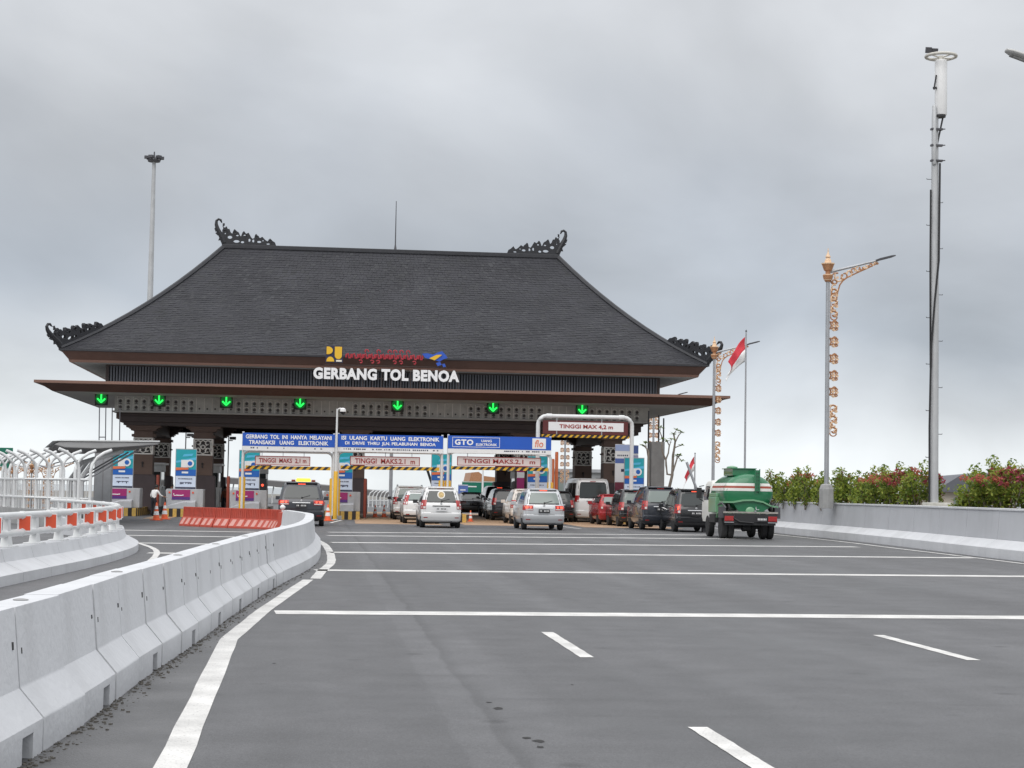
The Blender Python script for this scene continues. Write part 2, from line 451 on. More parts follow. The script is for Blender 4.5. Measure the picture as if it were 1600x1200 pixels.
# ================================================================ GROUND, ROAD, MARKINGS
def asphalt():
    m = bpy.data.materials.new('asphalt'); m.use_nodes = True
    t = m.node_tree; b = t.nodes['Principled BSDF']; N = t.nodes.new; L = t.links.new
    co = N('ShaderNodeTexCoord')
    def noise(scale, detail, vec=None, rough=0.6):
        n = N('ShaderNodeTexNoise'); n.inputs['Scale'].default_value = scale; n.inputs['Detail'].default_value = detail; n.inputs['Roughness'].default_value = rough
        L(vec or co.outputs['Object'], n.inputs['Vector']); return n
    mp = N('ShaderNodeMapping'); mp.inputs['Scale'].default_value = (0.75, 0.05, 1); L(co.outputs['Object'], mp.inputs[0])
    tracks = noise(1.0, 3, mp.outputs[0])          # long worn wheel tracks
    patch = noise(0.16, 5)                          # big damp and dry patches
    mid = noise(1.7, 5)
    fine = noise(75.0, 3, rough=0.75)
    def rng(n, a, b_, c, d):
        r = N('ShaderNodeMapRange'); r.inputs[1].default_value = a; r.inputs[2].default_value = b_; r.inputs[3].default_value = c; r.inputs[4].default_value = d
        L(n.outputs[0], r.inputs[0]); return r
    def mul(a, b_):
        x = N('ShaderNodeMath'); x.operation = 'MULTIPLY'; L(a.outputs[0], x.inputs[0]); L(b_.outputs[0], x.inputs[1]); return x
    grain = noise(26.0, 2, rough=0.7)
    k = mul(rng(grain, 0.3, 0.7, 0.84, 1.16), mul(mul(rng(tracks, 0.3, 0.7, 0.80, 1.16), rng(patch, 0.32, 0.68, 0.78, 1.16)), mul(rng(mid, 0.3, 0.7, 0.84, 1.14), rng(fine, 0.3, 0.7, 0.55, 1.45))))
    # the paving seam that runs up the left lane at x = 1.15 with its paler sealed edge
    sep = N('ShaderNodeSeparateXYZ'); L(co.outputs['Object'], sep.inputs[0])
    wob = noise(0.5, 3); wr = rng(wob, 0, 1, -0.12, 0.12)
    sx = N('ShaderNodeMath'); sx.operation = 'ADD'; L(sep.outputs[0], sx.inputs[0]); L(wr.outputs[0], sx.inputs[1])
    cr = N('ShaderNodeValToRGB'); e = cr.color_ramp.elements
    mr = N('ShaderNodeMapRange'); mr.inputs[1].default_value = 0.9; mr.inputs[2].default_value = 1.6; L(sx.outputs[0], mr.inputs[0])
    vals = [(0.0, 1.0), (0.05, 1.15), (0.40, 1.10), (0.45, 0.78), (0.52, 0.86), (0.62, 1.0)]
    while len(e) < len(vals): e.new(0.5)
    for el_, (p, v) in zip(e, vals): el_.position = p; el_.color = (v, v, v, 1)
    L(mr.outputs[0], cr.inputs[0])
    k2 = N('ShaderNodeMath'); k2.operation = 'MULTIPLY'; L(k.outputs[0], k2.inputs[0]); L(cr.outputs[0], k2.inputs[1])
    vo = N('ShaderNodeTexVoronoi'); vo.inputs['Scale'].default_value = 0.9; vo.inputs['Randomness'].default_value = 1.0; L(co.outputs['Object'], vo.inputs['Vector'])
    vr = N('ShaderNodeMapRange'); vr.inputs[1].default_value = 0.03; vr.inputs[2].default_value = 0.11; vr.inputs[3].default_value = 0.62; vr.inputs[4].default_value = 1.0; L(vo.outputs['Distance'], vr.inputs[0])
    smp = N('ShaderNodeMapping'); smp.inputs['Scale'].default_value = (0.22, 1.6, 1); L(co.outputs['Object'], smp.inputs[0])
    smear = noise(1.0, 4, smp.outputs[0]); sm = rng(smear, 0.60, 0.78, 1.0, 0.70)
    # two polished wheel tracks and a darker oil strip in every 3.81 m lane
    ph = N('ShaderNodeMath'); ph.operation = 'MULTIPLY_ADD'; ph.inputs[1].default_value = 2 * math.pi / 1.905; ph.inputs[2].default_value = -2 * math.pi * (0.68 + 0.80) / 1.905; L(sx.outputs[0], ph.inputs[0])
    cs = N('ShaderNodeMath'); cs.operation = 'COSINE'; L(ph.outputs[0], cs.inputs[0])
    tn = N('ShaderNodeMath'); tn.operation = 'MULTIPLY'; L(cs.outputs[0], tn.inputs[0]); L(rng(tracks, 0.35, 0.7, 0.01, 0.10).outputs[0], tn.inputs[1])
    tk = N('ShaderNodeMath'); tk.operation = 'ADD'; tk.inputs[1].default_value = 1.0; L(tn.outputs[0], tk.inputs[0])
    k3 = mul(mul(k2, tk), mul(vr, sm)); k2 = k3
    sc = N('ShaderNodeVectorMath'); sc.operation = 'SCALE'; sc.inputs[0].default_value = (0.096, 0.0965, 0.101)
    L(k2.outputs[0], sc.inputs['Scale']); L(sc.outputs[0], b.inputs['Base Color'])
    rr = rng(patch, 0.35, 0.65, 0.44, 0.66); L(rr.outputs[0], b.inputs['Roughness'])
    b.inputs['Specular IOR Level'].default_value = 0.45
    bp = N('ShaderNodeBump'); bp.inputs['Strength'].default_value = 0.55; bp.inputs['Distance'].default_value = 0.006
    L(fine.outputs[0], bp.inputs['Height']); L(bp.outputs[0], b.inputs['Normal'])
    return m
ASPH = asphalt()
def road_paint():
    m = bpy.data.materials.new('road paint'); m.use_nodes = True
    t = m.node_tree; b = t.nodes['Principled BSDF']; N = t.nodes.new; L = t.links.new
    co = N('ShaderNodeTexCoord')
    n = N('ShaderNodeTexNoise'); n.inputs['Scale'].default_value = 2.2; n.inputs['Detail'].default_value = 6; L(co.outputs['Object'], n.inputs['Vector'])
    n2 = N('ShaderNodeTexNoise'); n2.inputs['Scale'].default_value = 60; n2.inputs['Detail'].default_value = 3; L(co.outputs['Object'], n2.inputs['Vector'])
    r = N('ShaderNodeMapRange'); r.inputs[1].default_value = 0.3; r.inputs[2].default_value = 0.75; r.inputs[3].default_value = 0.76; r.inputs[4].default_value = 0.46; L(n.outputs[0], r.inputs[0])
    r2 = N('ShaderNodeMapRange'); r2.inputs[1].default_value = 0.56; r2.inputs[2].default_value = 0.72; r2.inputs[3].default_value = 1.0; r2.inputs[4].default_value = 0.55; L(n2.outputs[0], r2.inputs[0])
    x = N('ShaderNodeMath'); x.operation = 'MULTIPLY'; L(r.outputs[0], x.inputs[0]); L(r2.outputs[0], x.inputs[1])
    sc = N('ShaderNodeVectorMath'); sc.operation = 'SCALE'; sc.inputs[0].default_value = (1.0, 0.985, 0.955); L(x.outputs[0], sc.inputs['Scale'])
    L(sc.outputs[0], b.inputs['Base Color']); b.inputs['Roughness'].default_value = 0.6
    return m
PAINT = road_paint()

def sheet(name, pts, z, mat, parent=None):
    mb = MB(); mb.add([(p[0], p[1], z) for p in pts], [tuple(range(len(pts)))])
    return mb.obj(name, mat, parent, recalc=False)
SEA = M('sea water', (0.10, 0.12, 0.13), 0.12, bump=0.3, bscale=0.6)
sheet('sea', [(-6000, -300), (6000, -300), (6000, 6000), (-6000, 6000)], -2.5, SEA)['kind'] = 'structure'
GROUND = M('ground fill', (0.20, 0.19, 0.17), 0.9, var=0.25, scale=0.3)
sheet('ground', [(-140, -60), (140, -60), (140, 420), (-140, 420)], -0.15, GROUND)['kind'] = 'structure'
sheet('road', [(-26, -20), (19.4, -20), (19.4, 46), (20.5, 74), (22.5, 100), (22.5, 260), (-26, 260)], 0.0, ASPH)['kind'] = 'structure'

def ribbon(pts, w):
    """left/right edges of a painted line"""
    P = [Vector((p[0], p[1], 0)) for p in pts]
    l, r = [], []
    for i, p in enumerate(P):
        t = (P[min(i + 1, len(P) - 1)] - P[max(i - 1, 0)]).normalized()
        n = Vector((t.y, -t.x, 0))
        l.append(p - n * w / 2); r.append(p + n * w / 2)
    return l, r
def paint_line(pts, w, z=0.004, name='road_marking', jit=0.0, step=0.35):
    P = smooth_line([(p[0], p[1], 0) for p in pts], step) if len(pts) > 2 else [Vector((*pts[0], 0)).lerp(Vector((*pts[1], 0)), i / 24) for i in range(25)]
    l, r = ribbon(P, w)
    if jit:
        for q in l + r: q += Vector((random.uniform(-jit, jit), random.uniform(-jit, jit), 0))
    mb = MB()
    n = len(P)
    mb.add([(p.x, p.y, z) for p in l] + [(p.x, p.y, z) for p in r], [(i, n + i, n + i + 1, i + 1) for i in range(n - 1)])
    return tag(mb.obj(name, PAINT, recalc=False), kind='structure')
# transverse slow-down bars, closing up towards the gate (a gap at the centre barrier)
for (a, b), w in zip((((-0.50, 22.75), (18.3, 23.55)), ((-0.02, 34.4), (18.4, 35.9)), ((0.32, 44.0), (17.6, 46.4)), ((0.42, 51.9), (16.9, 55.0)), ((0.35, 59.3), (15.6, 63.0)), ((0.40, 63.8), (15.0, 68.0))),
                     (0.66, 0.62, 0.62, 0.62, 0.60, 0.60)):
    paint_line([a, b], w, jit=0.012)
for y, x0, x1 in ((35.0, -3.2, -0.75), (41.8, -3.85, -0.35), (48.8, -5.2, -0.5), (56.0, -7.6, -0.9), (62.3, -9.0, -1.6)):
    paint_line([(x0, y + 0.2), (x1, y)], 0.55, jit=0.01)
# left edge line, kinked as it was sprayed
ep = [gp(x, y) for x, y in ((267, 1200), (357, 1000), (410, 955), (481.5, 906))]
ep = [ep[0] + (ep[0] - ep[1]) * 0.7] + ep
lin_pts = []
for u, v in zip(ep, ep[1:]):
    for k in range(10): lin_pts.append(u.lerp(v, k / 10))
lin_pts.append(ep[-1])
mb = MB(); l, r_ = ribbon(lin_pts, 0.185)
for q_ in l + r_: q_.x += random.uniform(-0.005, 0.005)
mb.add([(q.x, q.y, 0.004) for q in l] + [(q.x, q.y, 0.004) for q in r_], [(i, len(l) + i, len(l) + i + 1, i + 1) for i in range(len(l) - 1)])
mb.obj('road_marking', PAINT, recalc=False)['kind'] = 'structure'
paint_line([(0.0, 31.2), (0.12, 34.2), (0.30, 37.6), (0.34, 41.2), (0.31, 45.5), (0.20, 50.5), (-0.15, 56.5)], 0.185, jit=0.005, step=0.5)
PIT = M('road pit', (0.022, 0.021, 0.021), 0.85)
for x, y, s in ((1.33, 12.98, 0.07), (1.30, 13.35, 0.03), (1.36, 11.45, 0.05), (1.42, 11.30, 0.06), (1.40, 11.05, 0.04), (-0.35, 16.2, 0.03), (2.1, 14.6, 0.02)):
    mb = MB(); n = 9; s *= 0.5; mb.add([(x + s * (1.4 * math.cos(6.28 * i / n)) * random.uniform(0.6, 1.2), y + s * 2.2 * math.sin(6.28 * i / n) * random.uniform(0.6, 1.2), 0.002) for i in range(n)], [tuple(range(n))])
    mb.obj('road_pit', PIT, recalc=False)['kind'] = 'structure'
paint_line([(17.0, 20.0), (17.1, 38.0), (17.45, 46.0), (17.8, 54.0), (18.2, 62.0), (18.3, 74.0), (18.6, 88.0)], 0.16, z=0.008, jit=0.006, step=0.8)
paint_line([(-3.45, 20.0), (-3.35, 28.0), (-3.3, 34.0), (-3.5, 40.0), (-4.0, 45.0), (-5.2, 51.0)], 0.14, z=0.008, jit=0.006, step=0.6)
for X in (2.585, 6.39):
    for k in range(-2, 2):
        y0 = 16.99 - 8.0 * (1 - k) + 8.0
        if y0 > 17.5: continue
        paint_line([(X, y0), (X, y0 + 3.0)], 0.135, jit=0.004)
for a, b in (((11.2, 76.0), (10.9, 84.0)), ((5.9, 77.5), (6.6, 86.0)), ((0.6, 80.5), (1.2, 88.0))):
    paint_line([a, b], 0.13, z=0.008)
# tan concrete standing slabs in the toll lanes
for x0, x1, x2, x3, y0 in ((-8.0, -6.9, -6.9, -8.4, 84), (-5.4, -3.9, -3.9, -5.4, 84), (-2.6, 0.6, 0.3, -2.4, 86), (1.7, 5.6, 5.4, 2.3, 80), (6.6, 10.9, 10.9, 7.3, 80.5), (11.9, 16.4, 16.2, 12.4, 79.5)):
    sheet('lane_slab', [(x0, y0), (x1, y0), (x2, 120), (x3, 120)], 0.004, TAN)['kind'] = 'structure'

# damp silted gutter strip between the barrier foot and the edge line
GUT = M('damp gutter', (0.092, 0.091, 0.093), 0.40, var=0.50, scale=0.9, bump=0.4, bscale=55)
gy = [6.5 + 0.4 * k for k in range(97)]
mb = MB(); random.seed(12)
lft = [(interp([(6.5, -1.72), (10.0, -1.62), (12.0, -1.48), (18.0, -1.18), (26.3, -0.76), (33.5, -0.22), (37.6, 0.03), (44.5, 0.11)], y) - 0.1, y) for y in gy]
rgt = sorted([(q.y, q.x) for q in lin_pts] + [(34.2, 0.12), (37.6, 0.30), (41.2, 0.34), (45.5, 0.31)])
mb.add([(x, y, 0.0025) for x, y in lft] + [(interp(rgt, y), y, 0.0025) for x, y in lft], [(i, len(gy) + i, len(gy) + i + 1, i + 1) for i in range(len(gy) - 1)])
mb.obj('gutter', GUT, recalc=False)['kind'] = 'structure'

# ================================================================ CENTRE BARRIER OF CAST SEGMENTS
PROF = [(0.30, 0.0), (0.30, 0.20), (0.155, 0.37), (0.11, 0.84), (-0.11, 0.84), (-0.155, 0.37), (-0.30, 0.20), (-0.30, 0.0)]
EDGE = [(4.0, -1.86), (8.0, -1.75), (10.0, -1.62), (12.0, -1.48), (14.6, -1.37), (18.0, -1.18), (22.0, -1.0), (26.3, -0.76), (30.0, -0.50), (33.5, -0.22), (37.6, 0.03), (41.5, 0.10), (44.5, 0.11), (48.0, 0.10), (51.0, 0.05)]
def edge_x(y): return interp(EDGE, y)
def swept(mb, path, prof, mi=None):
    rings = []
    for i, p in enumerate(path):
        t = (path[min(i + 1, len(path) - 1)] - path[max(i - 1, 0)]); t.z = 0; t.normalize()
        n = Vector((t.y, -t.x, 0))
        rings.append([p + n * a + Vector((0, 0, z)) for a, z in prof])
    mb.loft(rings, mi=mi)
spots = ['nearest, cut off by the bottom left of the photo']
seg_y = [7.0]
while seg_y[-1] < 29.5:
    seg_y.append(seg_y[-1] + (1.30 if len(seg_y) % 2 else 1.22))
def ordinal(k): return ['first', 'second', 'third', 'fourth', 'fifth', 'sixth', 'seventh', 'eighth', 'ninth', 'tenth', 'eleventh', 'twelfth', 'thirteenth', 'fourteenth',
                        'fifteenth', 'sixteenth', 'seventeenth', 'eighteenth', 'nineteenth', 'twentieth', 'twenty-first'][k]
for k, (ya, yb) in enumerate(zip(seg_y, seg_y[1:])):
    pa, pb = Vector((edge_x(ya) - 0.30, ya, 0)), Vector((edge_x(yb) - 0.30, yb, 0))
    d = (pb - pa); ln = d.length; ang = math.atan2(-d.x, d.y) + random.uniform(-0.006, 0.006)
    slot = k % 2 == 0
    mb = MB()
    g = 0.019
    def ring(y, prof=PROF): return [Vector((a, y, z)) for a, z in prof]
    if slot:
        s0, s1, dep, hh = ln - 0.52, ln - 0.26, 0.52, 0.15
        notch = [(0.30 - dep, 0.0), (0.30 - dep, hh), (0.30, hh), (0.30, 0.20)] + PROF[2:]
        full = [(0.30, 0.0), (0.30, hh), (0.30, hh + 0.001), (0.30, 0.20)] + PROF[2:]
        mb.loft([ring(g, full), ring(s0, full), ring(s0 + 0.002, notch), ring(s1, notch), ring(s1 + 0.002, full), ring(ln - g, full)])
    else:
        mb.loft([ring(g), ring(ln * 0.5), ring(ln - g)])
    o = mb.obj('concrete_barrier', BARRIER, bevel=0.010, smooth=30)
    o.location = (pa.x + random.uniform(-0.008, 0.008), pa.y, 0); o.rotation_euler = (0, 0, ang)
    if ya < 9.2: lab = 'nearest white concrete barrier block, cut off by the bottom left corner' if k else 'white concrete barrier block just outside the bottom left corner'
    else: lab = 'white concrete barrier block %s, %s from the near end' % ('with a drain slot' if slot else 'without drain slot', ordinal(k))
    tag(o, lab, 'concrete barrier', 'concrete barrier blocks in the median row')
    mb = MB(); mb.loft([[Vector((a * 0.90, y, z * 0.965 if z > 0.3 else z)) for a, z in PROF] for y in (-0.022, 0.022)]); mb.obj('gap_shade', JOINT, o)  # dark slab added so the gap between blocks looks shaded
    if k % 3 == 0: MB().lathe([(0.045, 0), (0.05, 0.006), (0.02, 0.012)], (0, ln * 0.5, 0.84), 8).obj('lifting_plug', CONC, o)
    for yy, zz in ((0.10, 0.56), (ln - 0.12, 0.60)):
        if random.random() < 0.75: MB().tube([(0.131, yy, zz), (0.128, yy, zz + random.uniform(0.025, 0.05))], 0.011, 6).obj('bolt_pocket', JOINT, o)
# the long cast end piece that bends away round the nose
path = smooth_line([(edge_x(y) - 0.30, y, 0) for y in (seg_y[-1] + 0.015, 33.0, 36.5, 40.0, 43.5, 47.0, 50.4)] + [(-0.52, 53.4, 0), (-1.0, 57.4, 0)], 0.5)
mb = MB(); swept(mb, path, PROF)
tag(mb.obj('concrete_barrier', BARRIER, smooth=30), 'long one-piece white concrete barrier curving round beside the red plastic barriers', 'concrete barrier')
# grit washed up along the foot of the barrier
mb = MB()
for _ in range(1300):
    y = random.triangular(6.5, 40, 9); x = edge_x(y) + abs(random.gauss(0, 0.07)) - 0.004
    s = random.choice((0.004, 0.006, 0.008, 0.010, 0.015))
    mb.box((x, y, s * 0.35), (s * random.uniform(0.8, 1.8), s * random.uniform(0.8, 1.8), s * 0.8), rz=random.uniform(0, 3))
tag(mb.obj('grit', GRIT, recalc=False), 'dark grit and leaf litter washed against the barrier foot', 'grit', kind='stuff')

# ================================================================ LEFT PARAPET WITH PIPE RAILING
LP = [(-5.15, 17.0), (-4.85, 24.0), (-4.67, 27.5), (-4.46, 30.5), (-4.22, 34.0), (-4.08, 38.0), (-4.12, 42.0), (-4.48, 46.0), (-5.2, 50.0), (-6.4, 54.5), (-8.1, 59.0)]
lp = smooth_line([(a, b, 0) for a, b in LP], 1.0)
lw = thing('concrete_parapet', 'curving white concrete parapet at the left with a kerb foot', 'wall')
LPROF = [(0.0, 0.0), (0.0, 0.16), (-0.30, 0.31), (-0.36, 0.51), (-0.72, 0.51), (-0.72, 0.0)]
for i in range(0, len(lp) - 2, 2):
    mb = MB()
    a = [lp[i].lerp(lp[i + 1], 0.008), lp[i + 1], lp[min(i + 2, len(lp) - 1)].lerp(lp[i + 1], 0.008)]
    tt = []
    for j, p in enumerate(a):
        q = lp[min(i + j + 1, len(lp) - 1)] - lp[max(i + j - 1, 0)]; q.normalize(); tt.append(Vector((q.y, -q.x, 0)))
    mb.loft([[p + n * x + Vector((0, 0, z)) for x, z in LPROF] for p, n in zip(a, tt)])
    mb.obj('wall_panel', BARRIER, lw, smooth=30)
rail = thing('pipe_railing', 'white two-pipe railing with red reflector plates along the left parapet', 'railing')
def offs(path, d, z):
    o = []
    for i, p in enumerate(path):
        q = path[min(i + 1, len(path) - 1)] - path[max(i - 1, 0)]; q.normalize()
        o.append(p + Vector((q.y, -q.x, 0)) * d + Vector((0, 0, z)))
    return o
for z in (0.73, 1.02):
    pts = offs(lp, -0.52, z)
    for i in range(0, len(pts) - 1, 2):
        seg = pts[i:i + 3]
        mb = MB(); mb.tube(seg, 0.060, 10); mb.tube([seg[-1] - (seg[-1] - seg[-2]) * 0.05, seg[-1]], 0.072, 10)
        mb.obj('rail', WHITEP, rail, smooth=50)
pm = MB(); pm.box((0, 0, 0.10), (0.14, 0.34, 0.20), taper=(0.8, 0.62)); pm.box((0, 0, 0.36), (0.10, 0.20, 0.34), taper=(0.8, 0.7)); pm.box((0, 0, 0.012), (0.3, 0.46, 0.024))
pme = pm.mesh('post', WHITEP, bevel=0.01)
rm = MB(); rm.box((0, 0, 0), (0.02, 0.22, 0.24)).box((0, 0, 0), (0.016, 0.26, 0.28), mi=1)
rme = rm.mesh('reflector', [REDREF, WHITE])
pts = offs(lp, -0.53, 0.51)
for i in range(1, len(pts) - 1, 2):
    q = (pts[i + 1] - pts[i - 1]).normalized(); a = math.atan2(-q.x, q.y)
    p = link('post', pme, rail, pts[i]); p.rotation_euler = (0, 0, a)
for i in range(2, len(pts) - 1, 2):
    q = (pts[i + 1] - pts[i - 1]).normalized(); a = math.atan2(-q.x, q.y)
    p = link('reflector', rme, rail, pts[i] + Vector((0.05, 0, 0.37))); p.rotation_euler = (0, 0, a - 0.75)

# ================================================================ RIGHT PARAPET AND PLANTER
RP = [(17.2, -4.0), (17.3, 14.0), (17.45, 34.0), (17.80, 43.9), (18.14, 49.3), (18.72, 56.9), (19.02, 65.0), (19.10, 72.0), (19.3, 80.0), (19.6, 92.0), (20.2, 118.0)]
rp = smooth_line([(a, b, 0) for a, b in RP], 3.0)
rw = thing('concrete_parapet', 'long grey painted parapet wall with white kerb ledge at the right', 'wall')
RPROF = [(0.0, 0.0), (0.0, 0.27), (0.34, 0.50), (0.40, 1.30), (0.80, 1.30), (0.80, 0.0)]
def panelled(path, prof, parent, mat, name):
    for i in range(len(path) - 1):
        a = [path[i].lerp(path[i + 1], 0.004), path[i + 1].lerp(path[i], 0.004)]
        ns = []
        for j in (i, i + 1):
            q = path[min(j + 1, len(path) - 1)] - path[max(j - 1, 0)]; q.normalize(); ns.append(Vector((q.y, -q.x, 0)))
        mb = MB(); mb.loft([[p + n * x + Vector((0, 0, z)) for x, z in prof] for p, n in zip(a, ns)])
        mb.obj(name, mat, parent, bevel=0.012)
panelled(rp, [(0.32, 0.0), (0.34, 0.497), (0.40, 1.27), (0.80, 1.27), (0.80, 0.0)], rw, WALLP, 'wall_panel')
panelled(rp, [(0.0, 0.0), (0.0, 0.27), (0.33, 0.49), (0.318, 0.0)], rw, BARRIER, 'kerb_block')
panelled(rp, [(0.37, 1.272), (0.37, 1.33), (0.84, 1.33), (0.84, 1.272)], rw, BARRIER, 'coping')
mb = MB(); swept(mb, smooth_line([(a, b, 0) for a, b in RP[2:]], 4.0), [(0.85, 0.0), (0.85, 1.02), (3.4, 1.02), (3.4, 0.0)])
tag(mb.obj('planter_soil', SOIL), kind='structure')

# ---------------------------------------------------------------- things whose parts are written in world coordinates
_link = link
def link(name, me, parent=None, loc=None):
    o = _link(name, me, parent, loc)
    if parent is not None and parent.type == 'EMPTY' and parent.get('_w'):
        o.matrix_parent_inverse = Matrix.Translation(-parent.location)
    return o
def wthing(name, label, cat, loc, group=None):
    o = thing(name, label, cat, loc, 0, group); o['_w'] = 1
    return o

# ================================================================ TOLL GATE BUILDING
GX, GY = 3.5, 102.5
gate = wthing('toll_gate', 'large toll gate building with dark tiered hipped roof on brown pillars', 'toll gate', (GX, GY, 0))
EX0, EX1, EY0, EY1 = -13.3, 20.5, 93.5, 111.5
def roof_pt(t, side, u):
    """t 0 eave .. 1 ridge; side 0 front 1 right 2 back 3 left; u 0..1 along"""
    z = 8.45 + 6.70 * t - 2.2 * t * (1 - t)
    x0, x1, y0, y1 = EX0 + 7.7 * t, EX1 - 7.0 * t, EY0 + 9.0 * t, EY1 - 9.0 * t
    c = [(x0, y0), (x1, y0), (x1, y1), (x0, y1)]
    a, b = c[side], c[(side + 1) % 4]
    return Vector((a[0] + (b[0] - a[0]) * u, a[1] + (b[1] - a[1]) * u, z))
mb = MB()
T = [i / 10 for i in range(11)]
mb.loft([[roof_pt(min(t, 0.9995), s, 0) - Vector((0, 0, 0.05)) for s in range(4)] for t in T])
mb.obj('roof', DARKROOF, gate)
# split shingles laid in courses over all four slopes
mb = MB()
rows = 54
for side in range(4):
    nrm = [Vector((0, -1, 1.3)), Vector((1.2, 0, 1.3)), Vector((0, 1, 1.3)), Vector((-1.2, 0, 1.3))][side].normalized()
    for r in range(rows):
        t0, t1 = r / rows, min((r + 1.35) / rows, 0.999)
        a, b = roof_pt(t0, side, 0), roof_pt(t0, side, 1)
        ln = (b - a).length
        u = 0.0
        while u < 1:
            w = random.uniform(0.17, 0.30) / ln
            u1 = min(u + w, 1.0)
            j = random.uniform(-0.12, 0.10) / rows
            h = random.uniform(0.014, 0.028)
            p0, p1 = roof_pt(max(t0 + j, 0), side, u + 0.01 / ln), roof_pt(max(t0 + j, 0), side, u1)
            q0, q1 = roof_pt(t1, side, u + 0.01 / ln), roof_pt(t1, side, u1)
            mb.add([p0, p1, p0 + nrm * h, p1 + nrm * h, q1 + nrm * 0.004, q0 + nrm * 0.004], [(0, 1, 3, 2), (2, 3, 4, 5)], 0 if random.random() < 0.80 else 1)
            u = u1
tag(mb.obj('shingles', [DARKROOF, DARKROOF2], gate, recalc=False), kind='stuff')
for s in range(4):
    mb = MB(); mb.tube([roof_pt(t, s, 0) + Vector((0, 0, 0.03)) for t in T], 0.14, 6)
    mb.obj('hip_cap', RIDGE, gate)
mb = MB(); mb.box(((-5.6 + 13.5) / 2, GY, 15.17), (19.3, 0.36, 0.24)); mb.obj('ridge_cap', RIDGE, gate, bevel=0.04)
mb = MB(); mb.lathe([(0.10, 15.2), (0.05, 15.5), (0.035, 15.6), (0.02, 18.1)], (4.1, GY, 0), 8); mb.obj('lightning_rod', STEELD, gate)

# carved crests: a base wedge, curls and leaf tips, thick as a cast piece
CREST_TOP = [(285, 300), (300, 330), (340, 350), (370, 385), (395, 322), (430, 330), (455, 255), (488, 232), (505, 290), (530, 330), (580, 282), (620, 262), (645, 195), (662, 178), (690, 262), (720, 296), (765, 238), (815, 262), (860, 182), (892, 142), (930, 155), (940, 215), (965, 245), (1020, 188), (1045, 158), (1090, 190), (1150, 128), (1195, 98), (1225, 122), (1245, 162), (1300, 108), (1350, 80), (1372, 20)]
CREST_HOLE = [(440, 160, 46, 34), (575, 80, 60, 30), (695, 68, 34, 24), (590, 200, 26, 17), (735, 208, 24, 18), (832, 112, 22, 34), (912, 100, 22, 32), (1030, 84, 42, 24), (1105, 110, 18, 14), (1210, 46, 36, 15), (345, 240, 14, 26)]
def crest(length, vs=1.0, th=0.17):
    """a pierced cast crest: solid columns between the base and a flaming top edge, with openings, and a hooked horn"""
    mb = MB(); k = length / 1085.0
    n = 86; w = (1372 - 285) / n
    for i in range(n):
        x0 = 285 + i * w; x1 = x0 + w; xm = (x0 + x1) / 2
        ta, tb = interp(CREST_TOP, x0), interp(CREST_TOP, x1)
        cuts = []
        for cx, cy, rx, ry in CREST_HOLE:
            if abs(xm - cx) < rx:
                d = ry * math.sqrt(1 - ((xm - cx) / rx) ** 2); cuts.append((cy - d, cy + d))
        lo = 0.0
        for c0, c1 in sorted(cuts) + [(None, None)]:
            pa = (lo, lo); pb = (c0, c0) if c0 is not None else (ta, tb)
            if min(pb) - max(pa) > 3:
                mb.prism([((x0 - 285) * k, pa[0] * k * vs), ((x1 - 285) * k, pa[1] * k * vs), ((x1 - 285) * k, pb[1] * k * vs), ((x0 - 285) * k, pb[0] * k * vs)], lambda u, z: Vector((u, -th / 2, z)), lambda u, z: Vector((u, th / 2, z)))
            lo = c1 if c1 is not None else lo
    def V(x, h): return Vector(((x - 285) * k, 0, h * k * vs))
    mb.tube([V(*p) for p in ((330, 40), (285, 140), (240, 230), (185, 330), (160, 420), (165, 490), (205, 522), (248, 505), (272, 450))], [r * k for r in (55, 52, 48, 44, 34, 27, 24, 24, 12)], 8, flat=(0, 1, 0))
    for x, h, dx, dh in ((240, 130, -30, -40), (195, 225, -48, 10), (150, 300, -26, 30), (290, 400, 40, 40), (300, 330, 40, 20)):
        mb.prism([((x - 285) * k, (h + 38) * k * vs), ((x - 285 + dx) * k, (h + dh) * k * vs), ((x - 285) * k, (h - 38) * k * vs), ((x - 285 + 40) * k, h * k * vs)], lambda u, z: Vector((u, -th * 0.4, z)), lambda u, z: Vector((u, th * 0.4, z)))
    for x, h in ((350, 265), (540, 240), (740, 205), (990, 165), (1255, 95)):
        mb.tube([p + Vector((0, -th * 0.5, 0)) for p in spiral(V(x, h), 46 * k, 14 * k, 2.6, -2.4, 9)], 0.028, 5, flat=(0, 1, 0))
    return mb.mesh('crest', ORN)
cr_top = crest(3.05)
o = link('crest', cr_top, gate, (-5.75, GY, 15.25))
o = link('crest', cr_top, gate, (13.62, GY, 15.25)); o.rotation_euler = (0, 0, math.pi)
cr_low = crest(3.2, 0.86)
for s, (sx, sy) in enumerate(((-1, -1), (1, -1), (1, 1), (-1, 1))):
    a, b = roof_pt(0.0, s, 0), roof_pt(0.34, s, 0)
    d = (b - a); q = d.to_track_quat('X', 'Z')
    o = link('crest', cr_low, gate, a + Vector((0, 0, 0.10)) - d.normalized() * 0.1); o.rotation_euler = q.to_euler()

